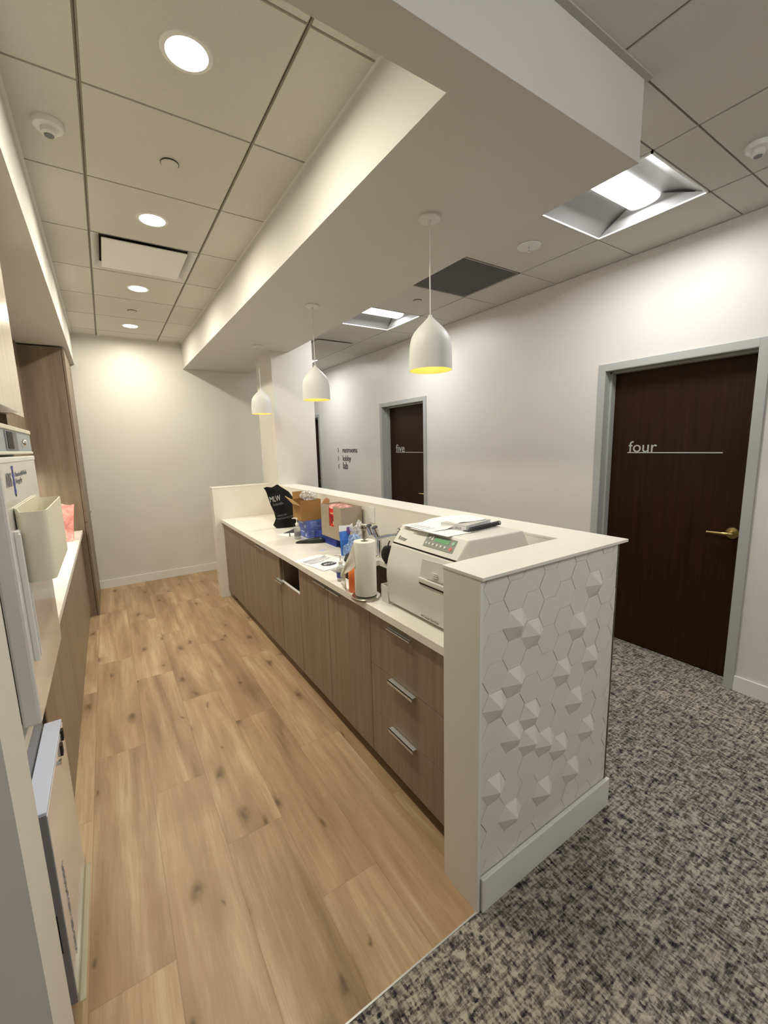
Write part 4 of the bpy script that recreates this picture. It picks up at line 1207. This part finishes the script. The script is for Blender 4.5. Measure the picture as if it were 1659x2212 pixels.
def f_wr2(bm):
    for k in range(5):
        y = 1.692+.010*k
        tube(bm, [(1.12, y, ZT+.004), (1.125, y, ZT+.05-.004*k), (1.15, y, ZT+.07-.006*k), (1.19, y, ZT+.055), (1.20, y, ZT+.004)], .0022, 6)
make('wires', f_wr2, 'chrome', t, smooth=True)

# ================================================================== LEFT SIDE
LX = -.255
ZLT = .882
def f_lct(bm): box(bm, XL, LX, 1.18, 4.983, ZLT-.034, ZLT, .0015)
tag(make('worktop', f_lct, 'quartz'), 'white worktop along the left wall holding the fridge', 'worktop')
G3 = 'greige base cabinets on the left'
def lcab(y0, y1, label):
    t = thing('base_cabinet', (-.5, (y0+y1)/2, 0), label, 'cabinet', G3)
    mk('carcass', [(XL+.002, -.30, y0+.001, y1-.001, .09, ZLT-.036)], 'laminate', t)
    mk('toe_kick', [(-.345, -.335, y0+.001, y1-.001, 0, .089)], 'laminate_dark', t)
    ym = (y0+y1)/2
    for a, b in ((y0, ym), (ym, y1)):
        d = mk('door', [(-.298, -.279, a+.0015, b-.0015, .08, ZLT-.038)], 'laminate', t, bevel=.0008)
        mk('handle', [(-.283, -.268, ym-.14 if a < ym-.001 else ym+.02, ym-.02 if a < ym-.001 else ym+.14, ZLT-.045, ZLT-.0425)], 'alu', d)
lcab(1.80, 2.86, 'left greige cabinet just beyond the undercounter freezer')
lcab(2.86, 3.92, 'left greige cabinet in the middle of the run')
lcab(3.92, 4.983, 'left greige cabinet touching the tall cabinet')
tag(mk('side_panel', [(XL+.002, -.268, 1.772, 1.798, 0, ZLT-.036)], 'laminate_dark'), 'gable panel beside the undercounter freezer, edge shade painted in', 'panel')  # dark laminate paints in the shade on the panel's front edge

# tall cabinet
t = thing('tall_cabinet', (-.5, 5.47, 0), 'tall greige wood cabinet in the far left corner', 'cabinet')
mk('carcass', [(XL+.002, -.232, 4.986, YF-.002, .0, 2.575)], 'laminate_side', t)
mk('door', [(-.2285, -.21, 4.987, YF-.03, .004, .952)], 'laminate_side', t, bevel=.0008)
d = mk('door', [(-.2285, -.21, 4.987, YF-.03, .957, 2.572)], 'laminate_side', t, bevel=.0008)
mk('handle', [(-.21, -.19, 5.60, 5.72, .972, .975)], 'brass', d)

# upper cabinets
t = thing('wall_cabinet', (-.6, 3.9, 1.5), 'greige upper cabinet beyond the fridge, mostly hidden', 'cabinet')
mk('carcass', [(XL+.002, -.56, 2.73, 4.984, 1.49, 2.589)], 'laminate', t)
for a in range(4):
    mk('door', [(-.558, -.54, 2.73+a*.5635+.0015, 2.73+(a+1)*.5635-.0015, 1.48, 2.585)], 'laminate', t)
t = thing('under_cabinet_light', (-.62, 3.9, 1.48), 'slim light strip below the upper cabinet beyond the fridge', 'light')
mk('housing', [(-.66, -.60, 2.9, 4.85, 1.472, 1.4895)], 'trim', t)
mk('lens', [(-.655, -.605, 2.91, 4.84, 1.469, 1.4718)], 'understrip', t)
area('under_cabinet_lamp', (-.63, 3.87, 1.465), .05, P_UNDER, (1, .93, .78), t, 'RECTANGLE', 1.9)
t = thing('wall_cabinet', (-.55, 2.0, 1.8), 'glossy upper cabinet above the white fridge, downlight sheen painted in', 'cabinet')
mk('carcass', [(XL+.002, -.325, 1.25, 2.70, 1.815, 2.589)], 'laminate', t)
for a in range(2):
    d = mk('door', [(-.3235, -.305, 1.25+a*.725+.0015, 1.975+a*.725-.0015, 1.80, 2.585)], 'laminate_sheen', t, bevel=.001)
mk('handle', [(-.325, -.272, 1.78, 2.27, 1.792, 1.7955)], 'alu', d)
tag(mk('side_panel', [(XL+.002, -.37, 2.702, 2.727, ZLT+.001, 2.589)], 'laminate'), 'wood panel standing behind the fridge between upper cabinets', 'panel')
tag(mk('niche_block', [(XL+.05, -.42, 1.9, 2.6, 1.712, 1.80)], 'darkgap', bevel=.01), 'dark block filling the niche above the fridge', 'box')  # solid dark block in the niche below the upper cabinet

# countertop fridge
FR = thing('countertop_fridge', (-.5, 1.64, ZLT), 'white laboratory fridge standing on the left worktop', 'fridge')
fy0, fy1, fz0, fz1 = 1.335, 1.945, .93, 1.620
mk('cabinet_body', [(XL+.04, -.262, fy0+.005, fy1-.005, .905, 1.70)], 'fridge_side', FR, bevel=.004)
for yy in (1.40, 1.88):
    make('foot', lambda bm: lathe(bm, [(.018, 0), (.018, .02), (.012, .024)], (-.31, yy, ZLT+.0005), 16), 'gasket', FR)
mk('door_seal', [(-.2615, -.2505, fy0+.01, fy1-.01, fz0+.01, fz1-.006)], 'gasket', FR)
fd = mk('fridge_door', [(-.25, -.21, fy0, fy1, fz0, fz1)], 'fridge', FR, bevel=.007)
mk('door_cap', [(-.2505, -.2085, fy0, fy1, fz1-.016, fz1)], 'white_plastic', fd, bevel=.003)
cpn = mk('control_panel', [(-.2605, -.213, fy0, fy1, 1.628, 1.70)], 'fridge_grey', FR, bevel=.002)
mk('panel_bezel', [(-.255, -.210, fy0, fy1, 1.693, 1.706), (-.255, -.210, fy0, fy1, 1.626, 1.634)], 'cream_plastic', cpn, bevel=.002)
mk('display', [(-.2135, -.2105, 1.50, 1.585, 1.642, 1.688)], 'gasket', cpn)
mk('display_frame', [(-.2125, -.2115, 1.478, 1.66, 1.638, 1.690)], 'greytext', cpn)
make('lock', lambda bm: lathe(bm, [(0, .0), (.010, 0), (.010, .006), (.007, .010), (0, .010)], (-.213, 1.755, 1.662), 20, 'X', cap=False), 'chrome', cpn, smooth=True)
def f_hl(bm):
    P = [(-.2095, 1.365, 1.44), (-.2095, 1.395, 1.10)]
    box(bm, -.2105, -.197, 1.368, 1.378, 1.09, 1.43, .003); box(bm, -.2105, -.197, 1.400, 1.410, 1.09, 1.43, .003)
    box(bm, -.2105, -.200, 1.368, 1.410, 1.425, 1.437, .003)
make('handle', f_hl, 'white_plastic', fd)
mk('handle_recess', [(-.2105, -.2088, 1.378, 1.400, 1.09, 1.425)], 'door_side', fd)
def cx_text(s, y, z, w, h, m_='greytext'): return text('door_lettering', s, (-.21, y, z), (0, 1, 0), (0, 0, 1), w, m_, fd, height=h)
cx_text('ABS', 1.33+.05, 1.545, .075, .035)
def f_hx(bm):
    for ph in (0, PI):
        for k in range(14):
            z = 1.515+.0058*k; y = 1.487+.008*math.sin(k*.85+ph)
            box(bm, -.2102, -.2091, y-.005, y+.005, z, z+.006)
make('helix_logo', f_hx, 'helix', fd)
cx_text('AmericanBioTech', 1.515, 1.566, .20, .013); cx_text('Supply', 1.515, 1.548, .10, .013)
# file bin on the door
t = thing('wall_file_holder', (-.17, 1.6, 1.3), 'cream plastic open-top holder fixed to the fridge door', 'holder')
hx0, hx1, hy0, hy1, hz0, hz1 = -.2085, -.142, 1.395, 1.83, 1.295, 1.480
def f_fh(bm):
    def rr(x0, x1, y0, y1, r):
        P = []
        for cx, cy3, a0 in ((x1-r, y0+r, -90), (x1-r, y1-r, 0), (x0+r, y1-r, 90), (x0+r, y0+r, 180)):
            for k in range(7):
                a = math.radians(a0+15*k); P.append((cx+r*math.cos(a), cy3+r*math.sin(a)))
        return P
    O_, I_ = rr(hx0, hx1, hy0, hy1, .022), rr(hx0+.004, hx1-.004, hy0+.004, hy1-.004, .018)
    n = len(O_)
    zt_ = lambda p: hz1 + (.010 if p[0] < hx0+.01 else 0)
    ob_, ot = [bm.verts.new((*p, hz0)) for p in O_], [bm.verts.new((*p, zt_(p))) for p in O_]
    ib, it = [bm.verts.new((*p, hz0+.004)) for p in I_], [bm.verts.new((*p, zt_(p))) for p in I_]
    for k in range(n):
        q = (k+1) % n
        bm.faces.new((ob_[k], ob_[q], ot[q], ot[k])); bm.faces.new((ib[q], ib[k], it[k], it[q])); bm.faces.new((ot[k], ot[q], it[q], it[k]))
    bm.faces.new(ob_[::-1]); bm.faces.new(ib)
make('holder_body', f_fh, 'cream_plastic', t, smooth=True)

# undercounter freezer
UF = thing('undercounter_freezer', (-.5, 1.5, 0), 'grey sided undercounter freezer below the left worktop', 'freezer')
mk('cabinet_body', [(XL+.03, -.272, 1.275, 1.735, .05, .80)], 'fridge_side', UF, bevel=.004)
for yy in (1.31, 1.70):
    make('foot', lambda bm: lathe(bm, [(.016, 0), (.016, .048)], (-.32, yy, 0.0), 16), 'gasket', UF)
ud = mk('freezer_door', [(-.268, -.2225, 1.272, 1.728, .125, .715)], 'door_side', UF, bevel=.002)
mk('door_front_panel', [(-.2224, -.2205, 1.273, 1.727, .127, .712)], 'fridge', ud)
mk('door_top_cap', [(-.268, -.221, 1.272, 1.728, .7155, .725)], 'door_top', ud, bevel=.0015)
mk('grip_recess', [(-.252, -.235, 1.2712, 1.2722, .30, .42)], 'gasket', ud)
make('lock', lambda bm: lathe(bm, [(0, 0), (.009, 0), (.009, .01), (0, .011)], (-.2205, 1.53, .69), 18, 'X', cap=False), 'chrome', ud, smooth=True)
mk('hinge', [(-.2205, -.214, 1.655, 1.675, .685, .72), (-.2205, -.214, 1.60, 1.625, .665, .70)], 'darkgap', ud)
mk('clear_bottom_strip', [(-.2203, -.205, 1.272, 1.745, .118, .124), (-.2203, -.2185, 1.272, 1.745, .124, .155)], 'acrylic', ud)
text('door_lettering', 'LABORATORY USE ONLY', (-.2205, 1.34, .50), (0, 0, -1), (0, 1, 0), .30, 'greytext', ud, height=.02)

# pink bags on the left worktop
t = thing('zip_bags', (-.36, 4.5, ZLT), 'pink zip-top plastic bags standing on the left worktop', 'plastic bag')
def f_zb(bm):
    for q in range(3):
        y = 4.40+.05*q
        n = 8
        g = [[bm.verts.new((-.50+.20*(i/n) + .03*(j/n)*(i/n), y+.03*math.sin(j*.7+q)+.05*(j/n), ZLT+.001+.30*(j/n)+.01*math.sin(i*1.3+q)*(j/n))) for j in range(n+1)] for i in range(n+1)]
        for i in range(n):
            for j in range(n): bm.faces.new((g[i][j], g[i+1][j], g[i+1][j+1], g[i][j+1]))
    thicken(bm, .002)
make('bag_film', f_zb, 'pinkbag', t)
make('zip_strip', lambda bm: sheet(bm, [(-.50, 4.452, 1.165), (-.27, 4.452, 1.165), (-.265, 4.455, 1.18), (-.50, 4.455, 1.18)], .003), 'pinkbag', t)
bpy.context.view_layer.update()
